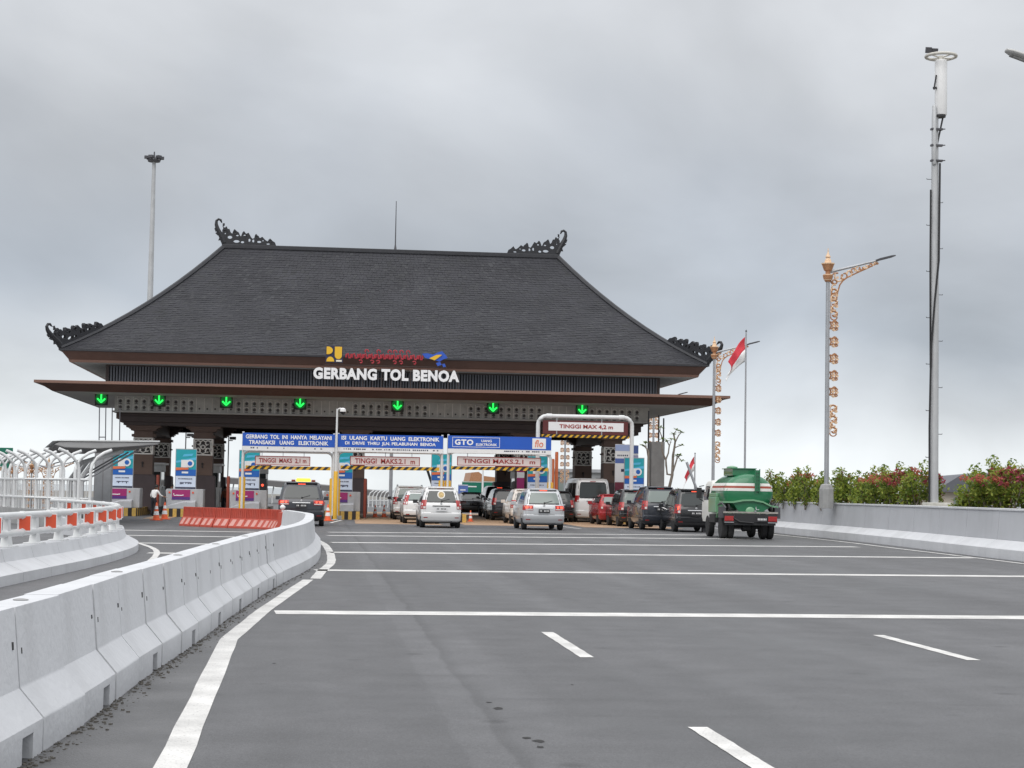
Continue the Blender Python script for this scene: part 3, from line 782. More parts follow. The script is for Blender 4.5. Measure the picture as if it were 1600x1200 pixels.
def rect(x0, x1, y0, y1, i, z): return [Vector((x0 + i, y0 + i, z)), Vector((x1 - i, y0 + i, z)), Vector((x1 - i, y1 - i, z)), Vector((x0 + i, y1 - i, z))]
def band(name, R4, prof, mat, bevel=0.0):
    mb = MB(); mb.loft([rect(*R4, i, z) for i, z in prof], cap=False); return mb.obj(name, mat, gate, recalc=False)
EAVE = (EX0, EX1, EY0, EY1)
band('eave_edge', EAVE, [(0.04, 8.47), (-0.06, 8.45), (-0.06, 8.36), (0.06, 8.34)], RIDGE)
band('eave_fascia', EAVE, [(0.06, 8.34), (0.14, 8.24), (0.40, 7.93)], BROWN)
band('eave_lip', EAVE, [(0.40, 7.93), (0.385, 7.925), (0.44, 7.80), (0.62, 7.80)], BROWNL)
band('eave_soffit', EAVE, [(0.62, 7.80), (2.2, 7.78)], SOFF)
UP = (-11.05, 18.1, 95.0, 110.0)
band('upper_wall', UP, [(0.10, 7.90), (0.10, 6.7)], LOUVB)
mb = MB()
x = UP[0]
while x < UP[1]:
    mb.b2((x, UP[2] - 0.03, 6.85), (x + 0.085, UP[2] + 0.09, 7.72), mi=0); x += 0.148
y = UP[2]
while y < UP[3]:
    for X in (UP[0], UP[1]): mb.b2((X - 0.02, y, 6.85), (X + 0.09, y + 0.085, 7.72), mi=0)
    y += 0.148
tag(mb.obj('louvre_slats', [LOUV], gate), kind='stuff')
mb = MB(); mb.b2((UP[0] - 0.06, UP[2] - 0.06, 7.72), (UP[1] + 0.06, UP[2] + 0.1, 7.84)); mb.b2((UP[0] - 0.06, UP[2] - 0.05, 6.74), (UP[1] + 0.06, UP[2] + 0.1, 6.86))
for X in (UP[0] - 0.08, UP[1] - 0.08): mb.b2((X, UP[2] - 0.07, 6.8), (X + 0.16, UP[2] + 0.11, 7.83))
mb.obj('louvre_frame', BROWND, gate)
CAN = (-14.3, 21.35, 92.0, 113.0)
band('canopy_roof', CAN, [(0.0, 6.74), (3.2, 6.80)], CONC)
band('canopy_lip', CAN, [(0.0, 6.74), (-0.02, 6.735), (-0.02, 6.60), (0.10, 6.585)], BROWNL)
band('canopy_fascia', CAN, [(0.10, 6.585), (0.30, 6.52), (0.78, 6.23), (0.86, 6.23)], BROWN)
band('canopy_soffit', CAN, [(0.86, 6.235), (3.6, 6.20)], SOFF)
FR = (-10.7, 17.75, 95.6, 109.4)
band('frieze', FR, [(0.0, 6.20), (0.0, 5.36)], FRIEZE)
band('frieze_lip', FR, [(0.0, 5.42), (-0.10, 5.41), (-0.10, 5.34), (0.1, 5.33)], M('lip pale', (0.45, 0.44, 0.42), 0.7))
mb = MB()
x = FR[0] + 0.3; k = 0
random.seed(11)
while x < FR[1] - 0.3:
    full = (k // 5) % 3 != 2
    mb.b2((x - 0.175, FR[2] - 0.02, 5.44), (x - 0.150, FR[2] + 0.01, 6.15), mi=1)
    for z in ((5.60, 5.92) if full else (5.60,)):
        r = 0.085 if full else 0.05
        mb.lathe([(r, 0), (r * 0.7, 0.02)], (x, FR[2] - 0.035, z), 8, mi=0, axis='Y')
        if full:
            mb.box((x, FR[2] - 0.02, z - 0.13), (0.15, 0.03, 0.035), mi=0)
            mb.tube(spiral((x, FR[2] - 0.02, z + 0.02), 0.11, 0.15, 0.3, 2.9, 6), 0.018, 4, mi=1)
    x += 0.41; k += 1
tag(mb.obj('frieze_carving', [FRIEZED, CREAM], gate), kind='stuff')
BM = (-10.5, 17.5, 96.0, 109.0)
band('ring_beam', BM, [(0.0, 5.34), (0.0, 5.18), (0.10, 5.16), (0.10, 4.88), (0.22, 4.86), (0.22, 4.70), (1.0, 4.70)], BROWND)
mb = MB(); mb.b2((BM[0] + 0.5, BM[2] + 0.5, 5.0), (BM[1] - 0.5, BM[3] - 0.5, 5.1)); mb.obj('ceiling', BROWND, gate)
# pillars, front and back rows, with stepped capitals and carved lattice collars
def lattice_mesh():
    mb = MB(); w, h = 1.0, 0.88
    for a, b in (((-w / 2, 0), (w / 2, 0.06)), ((-w / 2, h - 0.06), (w / 2, h)), ((-w / 2, 0.06), (-w / 2 + 0.06, h - 0.06)), ((w / 2 - 0.06, 0.06), (w / 2, h - 0.06))):
        mb.b2((a[0], -0.05, a[1]), (b[0], 0.0, b[1]))
    for sx in (-1, 1):
        for sz in (-1, 1):
            c = (sx * 0.235, -0.02, h / 2 + sz * 0.20)
            mb.tube(spiral(c, 0.165, 0.055, 0.4 if sx > 0 else math.pi - 0.4, (5.6 if sx > 0 else math.pi - 5.6), 12), 0.030, 4)
            mb.tube([(sx * 0.09, -0.02, h / 2), (sx * 0.20, -0.02, h / 2 + sz * 0.10), (sx * 0.13, -0.02, h / 2 + sz * 0.28), (0, -0.02, h / 2 + sz * 0.36)], 0.028, 4)
            mb.tube([(sx * 0.40, -0.02, h / 2), (sx * 0.38, -0.02, h / 2 + sz * 0.2), (sx * 0.44, -0.02, h / 2 + sz * 0.36)], 0.028, 4)
    mb.tube(spiral((0, -0.02, h / 2), 0.10, 0.10, 0, 2 * math.pi, 10), 0.032, 4)
    return mb.mesh('lattice_panel', CREAM)
LAT = lattice_mesh()
def column(X, Y, front):
    mb = MB(); mb.b2((-0.52, -0.52, 2.10), (0.52, 0.52, 3.16))
    c = mb.obj('column', COLB, gate, loc=(X, Y, 0), bevel=0.02)
    mb = MB(); mb.b2((-0.50, -0.50, 4.05), (0.50, 0.50, 4.42)); mb.obj('upper_shaft', COLB, c, bevel=0.02)
    mb = MB()
    for i, (w, z0, z1) in enumerate(((0.66, 4.42, 4.50), (0.74, 4.50, 4.58), (0.90, 4.58, 4.70), (1.04, 4.70, 4.84), (1.22, 4.84, 5.02), (1.42, 5.02, 5.30))):
        mb.b2((-w, -0.62 - 0.03 * i, z0), (w, 0.62 + 0.03 * i, z1))
    for sx in (-1, 1):
        mb.b2((sx * 0.50, -0.46, 4.10), (sx * 0.62, 0.46, 4.24)); mb.b2((sx * 0.50, -0.40, 3.62), (sx * 0.60, 0.40, 3.70))
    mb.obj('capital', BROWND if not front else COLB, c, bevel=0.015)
    mb = MB(); mb.b2((-0.46, -0.46, 3.16), (0.46, 0.46, 4.05)); mb.obj('lattice_core', BLK, c)
    for a in range(4):
        l = _link('lattice_panel', LAT, c, (0, 0, 3.165)); l.rotation_euler = (0, 0, a * math.pi / 2)
        q = Matrix.Rotation(a * math.pi / 2, 3, 'Z') @ Vector((0, -0.47, 0)); l.location = (q.x, q.y, 3.165)
    mb = MB(); mb.box((0, 0, 1.13), (1.42, 1.3, 1.86), taper=(0.94, 0.94)); mb.b2((-0.62, -0.6, 2.06), (0.62, 0.6, 2.10)); mb.obj('column_base', COLD, c, bevel=0.03)
    mb = MB(); mb.lathe([(0.05, 0), (0.06, -0.05), (0.02, -0.08)], (0, -0.52, 2.72), 8, axis='Y'); mb.box((0, -0.545, 2.6), (0.07, 0.04, 0.2)); mb.obj('wall_lamp', BLK, c)
    return c
for X in (-9.25, -6.12, 1.95, 11.2, 15.95):
    column(X, 97.0, True); column(X, 108.0, False)
    mb = MB(); mb.b2((X - 0.5, 97.6, 4.35), (X + 0.5, 107.4, 4.95))
    for s in (-1, 1):
        for i in range(4): mb.b2((X - 0.42, 102.5 + s * (4.6 - 0.35 * i) - 0.3, 4.30 - 0.0 + 0.0), (X + 0.42, 102.5 + s * (4.6 - 0.35 * i) + 0.3, 4.36 + 0.001 * i))
    mb.obj('cross_beam', BROWND, gate)
# name in standing letters
me = text_mesh('GERBANG TOL BENOA', 7.5, 0.60, 0.14, bold=0.05, spacing=1.08)
for m in split_loose(me):
    xs = [v[0] for v in m.v]; cx = (min(xs) + max(xs)) / 2
    m.v = [(v[0] - cx, v[1], v[2]) for v in m.v]
    m.obj('letter', LETTER, gate, loc=(3.38 + cx, 92.2, 7.12))
mb = MB()
for i in range(16):
    x = -0.3 + i * 0.49
    mb.b2((x, 92.24, 6.74), (x + 0.03, 92.27, 7.7))
mb.b2((-0.4, 92.235, 7.2), (7.1, 92.265, 7.23)); mb.b2((0.2, 92.235, 7.86), (6.5, 92.265, 7.89))
mb.obj('letter_frame', BROWND, gate)
# square emblem: yellow figures on a dark plate
NAVY = M('emblem navy', (0.02, 0.025, 0.07), 0.5); EMY = M('emblem yellow', (0.80, 0.48, 0.03), 0.45); EMW = M('emblem white', (0.8, 0.76, 0.66), 0.5)
em = MB(); em.b2((0.24, 92.16, 7.98), (1.12, 92.2, 8.84)); em = em.obj('emblem', NAVY, gate)
def fig(poly, mat, name='emblem_figure', th=0.04, y=92.155):
    mb = MB(); mb.prism(poly, lambda a, z: Vector((a, y, z)), lambda a, z: Vector((a, y - th, z))); return mb.obj(name, mat, em)
fig([(0.28, 8.40), (0.28, 8.80)] + [(0.36 + 0.24 * math.sin(t * math.pi / 8), 8.60 + 0.20 * math.cos(t * math.pi / 8)) for t in range(0, 9)], EMY)
fig([(0.70, 8.80), (0.70, 8.36)] + [(0.885 - 0.185 * math.cos(t * math.pi / 8), 8.36 - 0.20 * math.sin(t * math.pi / 8)) for t in range(1, 8)] + [(1.07, 8.36), (1.07, 8.80)], EMY)
fig([(0.28, 8.03)] + [(0.48 - 0.20 * math.cos(t * math.pi / 8), 8.04 + 0.24 * math.sin(t * math.pi / 8)) for t in range(9)] + [(0.68, 8.03)], EMY)
fig([(0.78, 8.03), (0.78, 8.12), (1.07, 8.12), (1.07, 8.03)], EMW)
# red Balinese script over the name
REDS = M('script red', (0.40, 0.03, 0.045), 0.45)
mb = MB()
random.seed(5)
x = 1.28
while x < 5.0:
    w = random.uniform(0.20, 0.30)
    y = 92.2
    hump = [Vector((x, y, 8.26)), Vector((x + 0.02, y, 8.42)), Vector((x + w * 0.35, y, 8.47)), Vector((x + w * 0.5, y, 8.34)), Vector((x + w * 0.55, y, 8.24)), Vector((x + w * 0.8, y, 8.24)), Vector((x + w, y, 8.32)), Vector((x + w, y, 8.46))]
    mb.tube(hump, 0.048, 6, flat=(0, 1, 0))
    if random.random() < 0.55: mb.tube(spiral((x + w / 2, y, 8.06), 0.10, 0.05, 2.6, -2.4, 9), 0.032, 6, flat=(0, 1, 0))
    if random.random() < 0.35: mb.tube(spiral((x + w / 2, y, 8.60), 0.11, 0.06, -0.3, 4.2, 9), 0.032, 6, flat=(0, 1, 0))
    x += w + 0.05
mb.obj('script_lettering', REDS, gate, smooth=60)
# blue winged emblem
EMB = M('emblem blue', (0.03, 0.10, 0.50), 0.4)
mb = MB(); mb.prism([(5.18, 8.55), (5.45, 8.58), (5.75, 8.52), (6.05, 8.66), (6.22, 8.70), (6.42, 8.50), (6.50, 8.36), (6.30, 8.30), (6.08, 8.16), (5.90, 8.22), (5.60, 8.28), (5.35, 8.34)], lambda a, z: Vector((a, 92.2, z)), lambda a, z: Vector((a, 92.12, z)))
em2 = mb.obj('winged_emblem', EMB, gate)
for poly, mt in (([(5.55, 8.32), (5.92, 8.50), (6.22, 8.52), (6.02, 8.36), (5.82, 8.22)], EMY), ([(5.9, 8.08), (6.12, 8.14), (6.20, 8.0), (6.0, 7.92)], EMB), ([(6.22, 8.04), (6.36, 8.06), (6.42, 7.90), (6.28, 7.88)], EMB)):
    mb = MB(); mb.prism(poly, lambda a, z: Vector((a, 92.115, z)), lambda a, z: Vector((a, 92.07, z))); mb.obj('emblem_figure', mt, em2)

# ---------------------------------------------------------------- lane signals under the canopy edge
SIG_X = [-11.3, -8.34, -4.87, -1.03, 4.09, 9.17, 13.96]
SIG_L = ['above the far left motorcycle lane, left of the first pillar', 'between the first and second pillars from the left', 'over the lane right of the second pillar',
         'over the lane of the black taxi', 'over the white cars, right of the camera mast', 'over the silver minivan lane', 'above the tall white height frame at the right']
mb = MB(); mb.box((0, 0, 0), (0.66, 0.16, 0.70)); mb.box((0, 0.02, 0.40), (0.70, 0.3, 0.03)); mb.b2((-0.03, -0.02, 0.36), (0.03, 0.04, 0.62)); hous = mb.mesh('housing', BLK, bevel=0.03)
mb = MB(); mb.lathe([(0.30, 0.0), (0.30, -0.02)], (0, -0.082, 0), 20, axis='Y'); disc = mb.mesh('lens', GREEN_D)
mb = MB(); mb.b2((-0.035, -0.125, -0.10), (0.035, -0.105, 0.22))
for s in (-1, 1): mb.tube([(s * 0.20, -0.115, 0.0), (0, -0.115, -0.20)], 0.042, 6)
arrow = mb.mesh('arrow', GREEN_E)
for X, l in zip(SIG_X, SIG_L):
    t = thing('lane_signal', 'lit green down-arrow lane signal ' + l, 'lane signal', (X, 94.9, 5.99), 0, 'green arrow signals over the lanes')
    link('housing', hous, t); link('lens', disc, t); link('arrow', arrow, t)

# ================================================================ TOLL ISLANDS, BLOCKS, POSTERS, BOOTHS
ISL = [-9.75, -6.62, -3.45, 1.25, 6.3, 11.25, 16.3]
ISL_L = ['behind the end of the curved pipe railing', 'behind the two traffic cones', 'at the left post of the first low height frame', 'to the right of the black taxi', 'between the second and third low height frames', 'between the silver minivan and the white van', 'behind the red hatchback']
random.seed(3)
POT = M('poster teal', (0.02, 0.36, 0.42), 0.4, var=0.15, scale=1.2); POB = M('poster blue', (0.02, 0.13, 0.48), 0.4, var=0.12, scale=1.5); PON = M('poster sky', (0.10, 0.48, 0.72), 0.4)
POO = M('poster orange', (0.72, 0.17, 0.07), 0.45); POW = M('poster pale', (0.62, 0.70, 0.84), 0.45, var=0.05, scale=2); POK = M('poster ink', (0.03, 0.035, 0.08), 0.5); MAG = M('panel magenta', (0.36, 0.03, 0.16), 0.4, var=0.1, scale=2); PUR = M('panel purple', (0.10, 0.035, 0.20), 0.4)
def disc_poly(cx, cz, r, n=16): return [(cx + r * math.cos(2 * math.pi * i / n), cz + r * math.sin(2 * math.pi * i / n)) for i in range(n)]
def flat(parent, name, poly, y, mat, th=0.006):
    mb = MB(); mb.prism(poly, lambda a, z: Vector((a, y, z)), lambda a, z: Vector((a, y - th, z))); return mb.obj(name, mat, parent)
def R4(x0, z0, x1, z1): return [(x0, z0), (x1, z0), (x1, z1), (x0, z1)]
def poster(parent_kind, loc, label, group=None):
    t = thing('poster_stand', label, 'poster', loc, 0, group)
    mb = MB(); mb.b2((-0.53, 0, 0), (0.53, 0.08, 2.02)); mb.obj('frame', STEEL, t)
    flat(t, 'artwork', R4(-0.50, 0.66, 0.50, 1.98), -0.002, POT)
    flat(t, 'artwork', R4(-0.50, 0.66, 0.50, 0.98), -0.010, POB)
    flat(t, 'artwork', [(-0.5, 1.30), (0.5, 1.46), (0.5, 1.60), (-0.5, 1.40)], -0.010, PON)
    flat(t, 'artwork', [(-0.18, 1.62), (0.30, 1.66), (0.36, 1.78), (-0.12, 1.74)], -0.010, PON)
    flat(t, 'artwork', R4(-0.24, 1.08, 0.10, 1.46), -0.018, WHITE)
    flat(t, 'artwork', disc_poly(0.20, 1.28, 0.20), -0.026, WHITE); flat(t, 'artwork', disc_poly(0.20, 1.28, 0.115), -0.034, POB)
    flat(t, 'artwork', [(-0.5, 0.93), (0.12, 0.97), (0.14, 1.07), (-0.5, 1.07)], -0.034, POO)
    flat(t, 'artwork', R4(-0.20, 0.78, 0.12, 0.87), -0.018, WHITE)
    low = flat(t, 'artwork', R4(-0.50, 0.10, 0.50, 0.64), -0.002, POW)
    mb = MB()
    for i in range(14): mb.b2((-0.36 + 0.05 * i, -0.016, 0.48), (-0.36 + 0.05 * i + random.uniform(0.02, 0.045), -0.010, 0.53))
    for i in range(9): mb.b2((-0.28 + 0.066 * i, -0.016, 0.27 + random.uniform(-0.05, 0.05)), (-0.28 + 0.066 * i + 0.05, -0.010, 0.34))
    mb.obj('small_print', POK, low)
    flat(t, 'artwork', R4(-0.50, 0.0, 0.50, 0.08), -0.004, POK)
    return t
def booth_block(X, Y, i):
    t = thing('concrete_block', 'grey concrete block ' + ISL_L[i], 'concrete block', (X, Y, 0.40), 0, 'grey crash blocks on the toll islands')
    mb = MB(); mb.prism([(-1.0, 0), (0.80, 0), (0.80, 0.98), (-1.0, 0.98), (-1.06, 0.9)], lambda a, z: Vector((a, 0, z)), lambda a, z: Vector((a, 1.6, z))); mb.obj('block', BLOCKC, t, bevel=0.03)
    mb = MB(); mb.prism([(-1.0, 0.0), (0.46, 0.0), (0.46, 0.42), (-0.1, 0.40), (-0.75, 0.22), (-1.0, 0.1)], lambda a, z: Vector((a, -0.02, z)), lambda a, z: Vector((a, -0.55, z * 0.8))); mb.obj('sloped_nose', BLOCKC, t, bevel=0.02)
    p = flat(t, 'panel', R4(-0.74, 0.44, 0.16, 0.94), -0.012, MAG)
    flat(p, 'panel_base', R4(-0.74, 0.44, 0.16, 0.58), -0.020, PUR)
    mb = MB(); mb.tube([(-0.66, -0.022, 0.76), (-0.62, -0.022, 0.64), (-0.5, -0.022, 0.66), (-0.3, -0.022, 0.65), (-0.16, -0.022, 0.67)], 0.022, 5); mb.obj('panel_print', WHITE, p)
    for s in (-0.86, 0.30): mb = MB(); mb.lathe([(0.05, 0), (0.05, -0.03)], (s, -0.002, 0.80), 10, axis='Y'); mb.obj('reflector', REDREF, t)
    return t
curbA = MB().b2((0, 0, 0), (1, 1, 1)).mesh('curb_block', YELM); curbB = MB().b2((0, 0, 0), (1, 1, 1)).mesh('curb_block', BLK)
for i, X in enumerate(ISL):
    y0 = 90.0 if i != 4 else 86.5
    t = wthing('toll_island', 'toll island with striped curb ' + ISL_L[i], 'toll island', (X, y0, 0), 'striped toll islands')
    hw = 0.86
    mb = MB(); mb.b2((X - hw + 0.16, y0 + 0.16, 0), (X + hw - 0.16, 114, 0.38)); mb.obj('slab', CONC, t)
    n = 9
    for k in range(n):
        w = 2 * hw / n
        o = link('curb_block', curbA if k % 2 == 0 else curbB, t, (X - hw + k * w + 0.002, y0, 0)); o.scale = (w - 0.004, 0.158, 0.40)
    for s in (-1, 1):
        for k in range(18):
            o = link('curb_block', curbA if k % 2 else curbB, t, (X + (hw - 0.16 if s > 0 else -hw), y0 + 0.16 + k * 0.55, 0)); o.scale = (0.158, 0.546, 0.40)
    booth_block(X + 0.10, 91.3, i)
    poster('poster', (X - 0.02, 91.75, 1.385), 'teal and blue poster ' + ISL_L[i], 'teal poster stands on the toll islands')
    if i in (0, 1, 2, 3, 5):
        b = thing('toll_booth', 'pale toll booth ' + ISL_L[i], 'toll booth', (X + 0.75 if i < 2 else X + 0.2, 101.5, 0.38), 0, 'toll booth cabinets')
        mb = MB(); mb.b2((-0.45, -1.2, 0), (0.45, 1.2, 1.1)); mb.b2((-0.45, -1.2, 1.9), (0.45, 1.2, 2.3))
        for a in (-0.42, 0.36):
            for c in (-1.2, 1.14): mb.b2((a, c, 1.1), (a + 0.06, c + 0.06, 1.9))
        mb.obj('cabinet', M('booth white', (0.62, 0.64, 0.64), 0.5, var=0.08, scale=1.5), b)
        mb = MB(); mb.b2((-0.40, -1.17, 1.1), (0.40, 1.17, 1.9)); mb.obj('window', CLEARB, b)
        mb = MB(); mb.b2((-0.6, -1.35, 2.3), (0.6, 1.35, 2.4)); mb.obj('roof', WHITE, b)
BOLL = [(158, 745, 785, 93, RUST, 'dark red bollard left of the first poster stand'), (247, 742, 790, 95, RUST, 'dark red bollard behind the person in white'), (357, 744, 790, 94, RUST, 'dark red bollard seen left of the black taxi'),
        (571, 748, 795, 95, RUST, 'dark red bollard right of the pillar beside the taxi'), (864, 717, 800, 90, BOLO, 'orange bollard, the shorter of the pair by the white van'), (870, 706, 800, 90.4, BOLO, 'orange bollard, the taller of the pair by the white van')]
for px, yt, yb, Y, mt, l in BOLL:
    p = at(px, yt, Y)
    mb = MB(); mb.lathe([(0.085, 0), (0.085, p.z - 0.06), (0.07, p.z)], (0, 0, 0), 10)
    o = mb.obj('bollard', mt, smooth=40); o.location = (p.x, Y, 0); tag(o, l, 'bollard', 'red bollards on the toll islands')
    MB().lathe([(0.17, 0), (0.17, 0.03)], (0, 0, 0.0), 10).obj('base_plate', STEELD, o)

# ================================================================ HEIGHT FRAMES AND BLUE SIGNS
def bent_frame(x0, x1, z, r, rc=0.32):
    pts = [(x0, 0, 0), (x0, 0, z - rc)] + [(x0 + rc - rc * math.cos(a), 0, z - rc + rc * math.sin(a)) for a in (0.4, 0.8, 1.2, 1.57)]
    pts += [(x1 - rc + rc * math.cos(a), 0, z - rc + rc * math.sin(a)) for a in (1.57, 1.2, 0.8, 0.4)] + [(x1, 0, z - rc), (x1, 0, 0)]
    return pts
def hazard_bar(parent, x0, x1, z0, z1, y, pitch=0.34):
    mb = MB(); mb.b2((x0, y, z0), (x1, y + 0.06, z1)); bar = mb.obj('hazard_bar', YEL, parent)
    mb = MB(); x = x0; h = z1 - z0
    while x < x1 - pitch * 0.9:
        mb.prism([(x, z0), (x + pitch * 0.5, z0), (x + pitch * 0.5 + h, z1), (x + h, z1)] if x + pitch * 0.5 + h < x1 else [(x, z0), (x + pitch * 0.4, z0), (x + pitch * 0.4, z1), (x + pitch * 0.2, z1)], lambda a, z: Vector((a, y - 0.004, z)), lambda a, z: Vector((a, y - 0.012, z)))
        x += pitch
    mb.obj('black_stripes', BLK, bar)
HF = [(-3.69, 0.72, 3.30, 'TINGGI  MAKS  2,1 m', (-3.1, -0.40), 'first low height frame from the left, over the black taxi'),
      (0.95, 6.10, 3.38, 'TINGGI  MAKS.2.1  m', (1.55, 5.0), 'middle low height frame, over the white minivan'),
      (6.42, 11.55, 3.46, 'TINGGI MAKS.2,1  m', (6.85, 11.05), 'third low height frame, under the blue sign with the red-lettered badge')]
for x0, x1, zt, txt, (s0, s1), l in HF:
    Y = 89.0
    t = wthing('height_frame', 'white pipe ' + l, 'height frame', ((x0 + x1) / 2, Y, 0), 'low white height frames')
    mb = MB(); mb.tube([Vector(p) + Vector((0, Y, 0)) for p in bent_frame(x0, x1, zt, 0.07)], 0.075, 10); mb.obj('frame', WHITEP, t, smooth=50)
    for X in (x0, x1):
        mb = MB(); mb.lathe([(0.15, 0.12), (0.15, 2.0), (0.13, 2.03)], (X, Y, 0), 12); mb.obj('post_sleeve', YEL, t, smooth=40)
        mb = MB(); mb.box((X, Y, 0.10), (0.5, 0.5, 0.2)); mb.obj('footing', CONC, t, bevel=0.02)
    z1 = zt - 0.22; z0 = z1 - 0.46
    mb = MB(); mb.b2((s0, Y - 0.10, z0), (s1, Y - 0.04, z1)); sb = mb.obj('sign_board', SIGNW, t)
    mb = MB()
    for a, b in (((s0, z0), (s1, z0 + 0.035)), ((s0, z1 - 0.035), (s1, z1)), ((s0, z0 + 0.035), (s0 + 0.035, z1 - 0.035)), ((s1 - 0.035, z0 + 0.035), (s1, z1 - 0.035))): mb.b2((a[0], Y - 0.115, a[1]), (b[0], Y - 0.10, b[1]))
    mb.obj('sign_border', SIGNR, sb)
    text_obj('lettering', txt, SIGNR, sb, ((s0 + s1) / 2, Y - 0.108, z0 + 0.10), (s1 - s0) * 0.86, 0.25, 0.012, bold=0.018, split=True)
    hazard_bar(t, x0 + 0.14, x1 - 0.12, z0 - 0.20, z0 - 0.03, Y - 0.06)
    for k in range(3):
        xx = s0 + (s1 - s0) * (0.12 + 0.38 * k); mb = MB(); mb.b2((xx, Y - 0.07, z1), (xx + 0.03, Y - 0.05, zt)); mb.obj('hanger', STEEL, t)
BS = [(-3.72, 0.78, 3.55, 4.19, 'GERBANG  TOL  INI  HANYA  MELAYANI', 'TRANSAKSI   UANG   ELEKTRONIK', 'blue overhead sign about electronic money over the taxi lane'),
      (0.92, 6.12, 3.58, 4.22, 'ISI  ULANG  KARTU  UANG  ELEKTRONIK', 'DI  DRIVE  THRU  JLN. PELABUHAN  BENOA', 'blue overhead sign about card top-up, between the other two blue signs'),
      (6.36, 11.52, 3.62, 4.26, None, None, 'blue overhead sign with large white GTO lettering and white badge')]
for x0, x1, z0, z1, a, b, l in BS:
    Y = 88.72
    t = wthing('blue_sign', l, 'sign', ((x0 + x1) / 2, Y, 0), 'blue overhead signs')
    mb = MB(); mb.b2((x0, Y - 0.06, z0), (x1, Y + 0.02, z1)); bd = mb.obj('board', SIGNB, t)
    mb = MB(); mb.b2((x0, Y - 0.05, z0 - 0.22), (x1, Y + 0.02, z0 - 0.004)); lo = mb.obj('lower_strip', WHITE, t)
    mb = MB(); xx = x0 + 0.2
    while xx < x1 - 0.3:
        if a is None and xx < x1 - 2.4: xx += 0.1; continue
        if random.random() < (0.75 if a and 'ISI' in a else 0.2 if a else 0.8): mb.b2((xx, Y - 0.058, z0 - 0.115), (xx + random.uniform(0.04, 0.09), Y - 0.052, z0 - 0.06))
        xx += 0.1
    mb.obj('small_print', POK, lo)
    for X in (x0 + 0.03, x1 - 0.03):
        mb = MB(); mb.lathe([(0.055, 0), (0.055, z1 + 0.06)], (X, Y + 0.10, 0), 8); mb.obj('post', WHITEP, t)
    c = (x0 + x1) / 2
    if a:
        text_obj('lettering', a, LETTER, bd, (c, Y - 0.068, z0 + 0.36), (x1 - x0) * 0.93, 0.20, 0.012, bold=0.03, split=True)
        text_obj('lettering', b, LETTER, bd, (c, Y - 0.068, z0 + 0.085), (x1 - x0) * 0.86, 0.20, 0.012, bold=0.03, split=True)
    else:
        text_obj('lettering', 'GTO', LETTER, bd, (x0 + 0.80, Y - 0.068, z0 + 0.18), 0.92, 0.28, 0.012, bold=0.04, spacing=1.15, split=True)
        text_obj('lettering', 'UANG', LETTER, bd, (x0 + 1.92, Y - 0.068, z0 + 0.34), 0.52, 0.125, 0.012, bold=0.025, split=True)
        text_obj('lettering', 'ELEKTRONIK', LETTER, bd, (x0 + 1.92, Y - 0.068, z0 + 0.155), 1.05, 0.125, 0.012, bold=0.025, split=True)
        mb = MB()
        for p, q in (((x0 + 0.22, z0 + 0.08), (x0 + 2.58, z0 + 0.10)), ((x0 + 0.22, z0 + 0.55), (x0 + 2.58, z0 + 0.57)), ((x0 + 0.22, z0 + 0.10), (x0 + 0.24, z0 + 0.55)), ((x0 + 2.56, z0 + 0.10), (x0 + 2.58, z0 + 0.55))): mb.b2((p[0], Y - 0.068, p[1]), (q[0], Y - 0.060, q[1]))
        mb.obj('border', LETTER, bd)
        mb = MB(); mb.b2((x1 - 0.95, Y - 0.07, z0 + 0.06), (x1 - 0.27, Y - 0.061, z0 + 0.58)); bg = mb.obj('badge', WHITE, bd)
        text_obj('lettering', 'flo', POO, bd, (x1 - 0.61, Y - 0.078, z0 + 0.14), 0.42, 0.36, 0.012, bold=0.004, shear=0.12, split=True)
# tall frame over the lorry lane
Y = 90.2; KX = 90.2 / 86.0
def kx(x): return x * KX
def kz(z): return 1.57 + (z - 1.57) * KX
t = wthing('height_frame', 'tall white pipe height frame with dark red sign over the van lane', 'height frame', (kx(12.8), Y, 0))
mb = MB(); mb.tube([Vector(p) + Vector((0, Y, 0)) for p in bent_frame(kx(10.52), kx(15.12), kz(5.22), 0.1, 0.42)], 0.105, 10); mb.obj('frame', WHITEP, t, smooth=50)
mb = MB(); mb.b2((kx(10.75), Y - 0.04, kz(4.36)), (kx(14.92), Y + 0.02, kz(5.02))); sb = mb.obj('sign_board', M('sign maroon', (0.115, 0.022, 0.022), 0.5, var=0.1, scale=2), t)
mb = MB(); mb.b2((kx(11.02), Y - 0.06, kz(4.52)), (kx(14.70), Y - 0.045, kz(4.94))); mb.obj('sign_panel', WHITE, sb)
text_obj('lettering', 'TINGGI MAX 4,2 m', SIGNR, sb, (kx(12.86), Y - 0.068, kz(4.61)), 2.75, 0.235, 0.010, bold=0.022, split=True)
hazard_bar(t, kx(10.70), kx(14.98), kz(4.20), kz(4.33), Y - 0.05, 0.30)
for xx in (kx(11.4), kx(13.6)): mb = MB(); mb.b2((xx, Y - 0.05, kz(4.34)), (xx + 0.05, Y - 0.02, kz(5.2))); mb.obj('hanger', STEEL, t)
for X in (kx(10.52), kx(15.12)):
    mb = MB(); mb.lathe([(0.18, 0.0), (0.18, 1.6), (0.15, 1.63)], (X, Y, 0), 12); mb.obj('post_sleeve', YEL, t, smooth=40)
for xx in (kx(11.05), kx(14.6)): mb = MB(); mb.lathe([(0.13, -0.14), (0.13, 0.14)], (xx, Y, kz(5.22)), 10, axis='X'); mb.obj('pipe_collar', WHITEP, t)

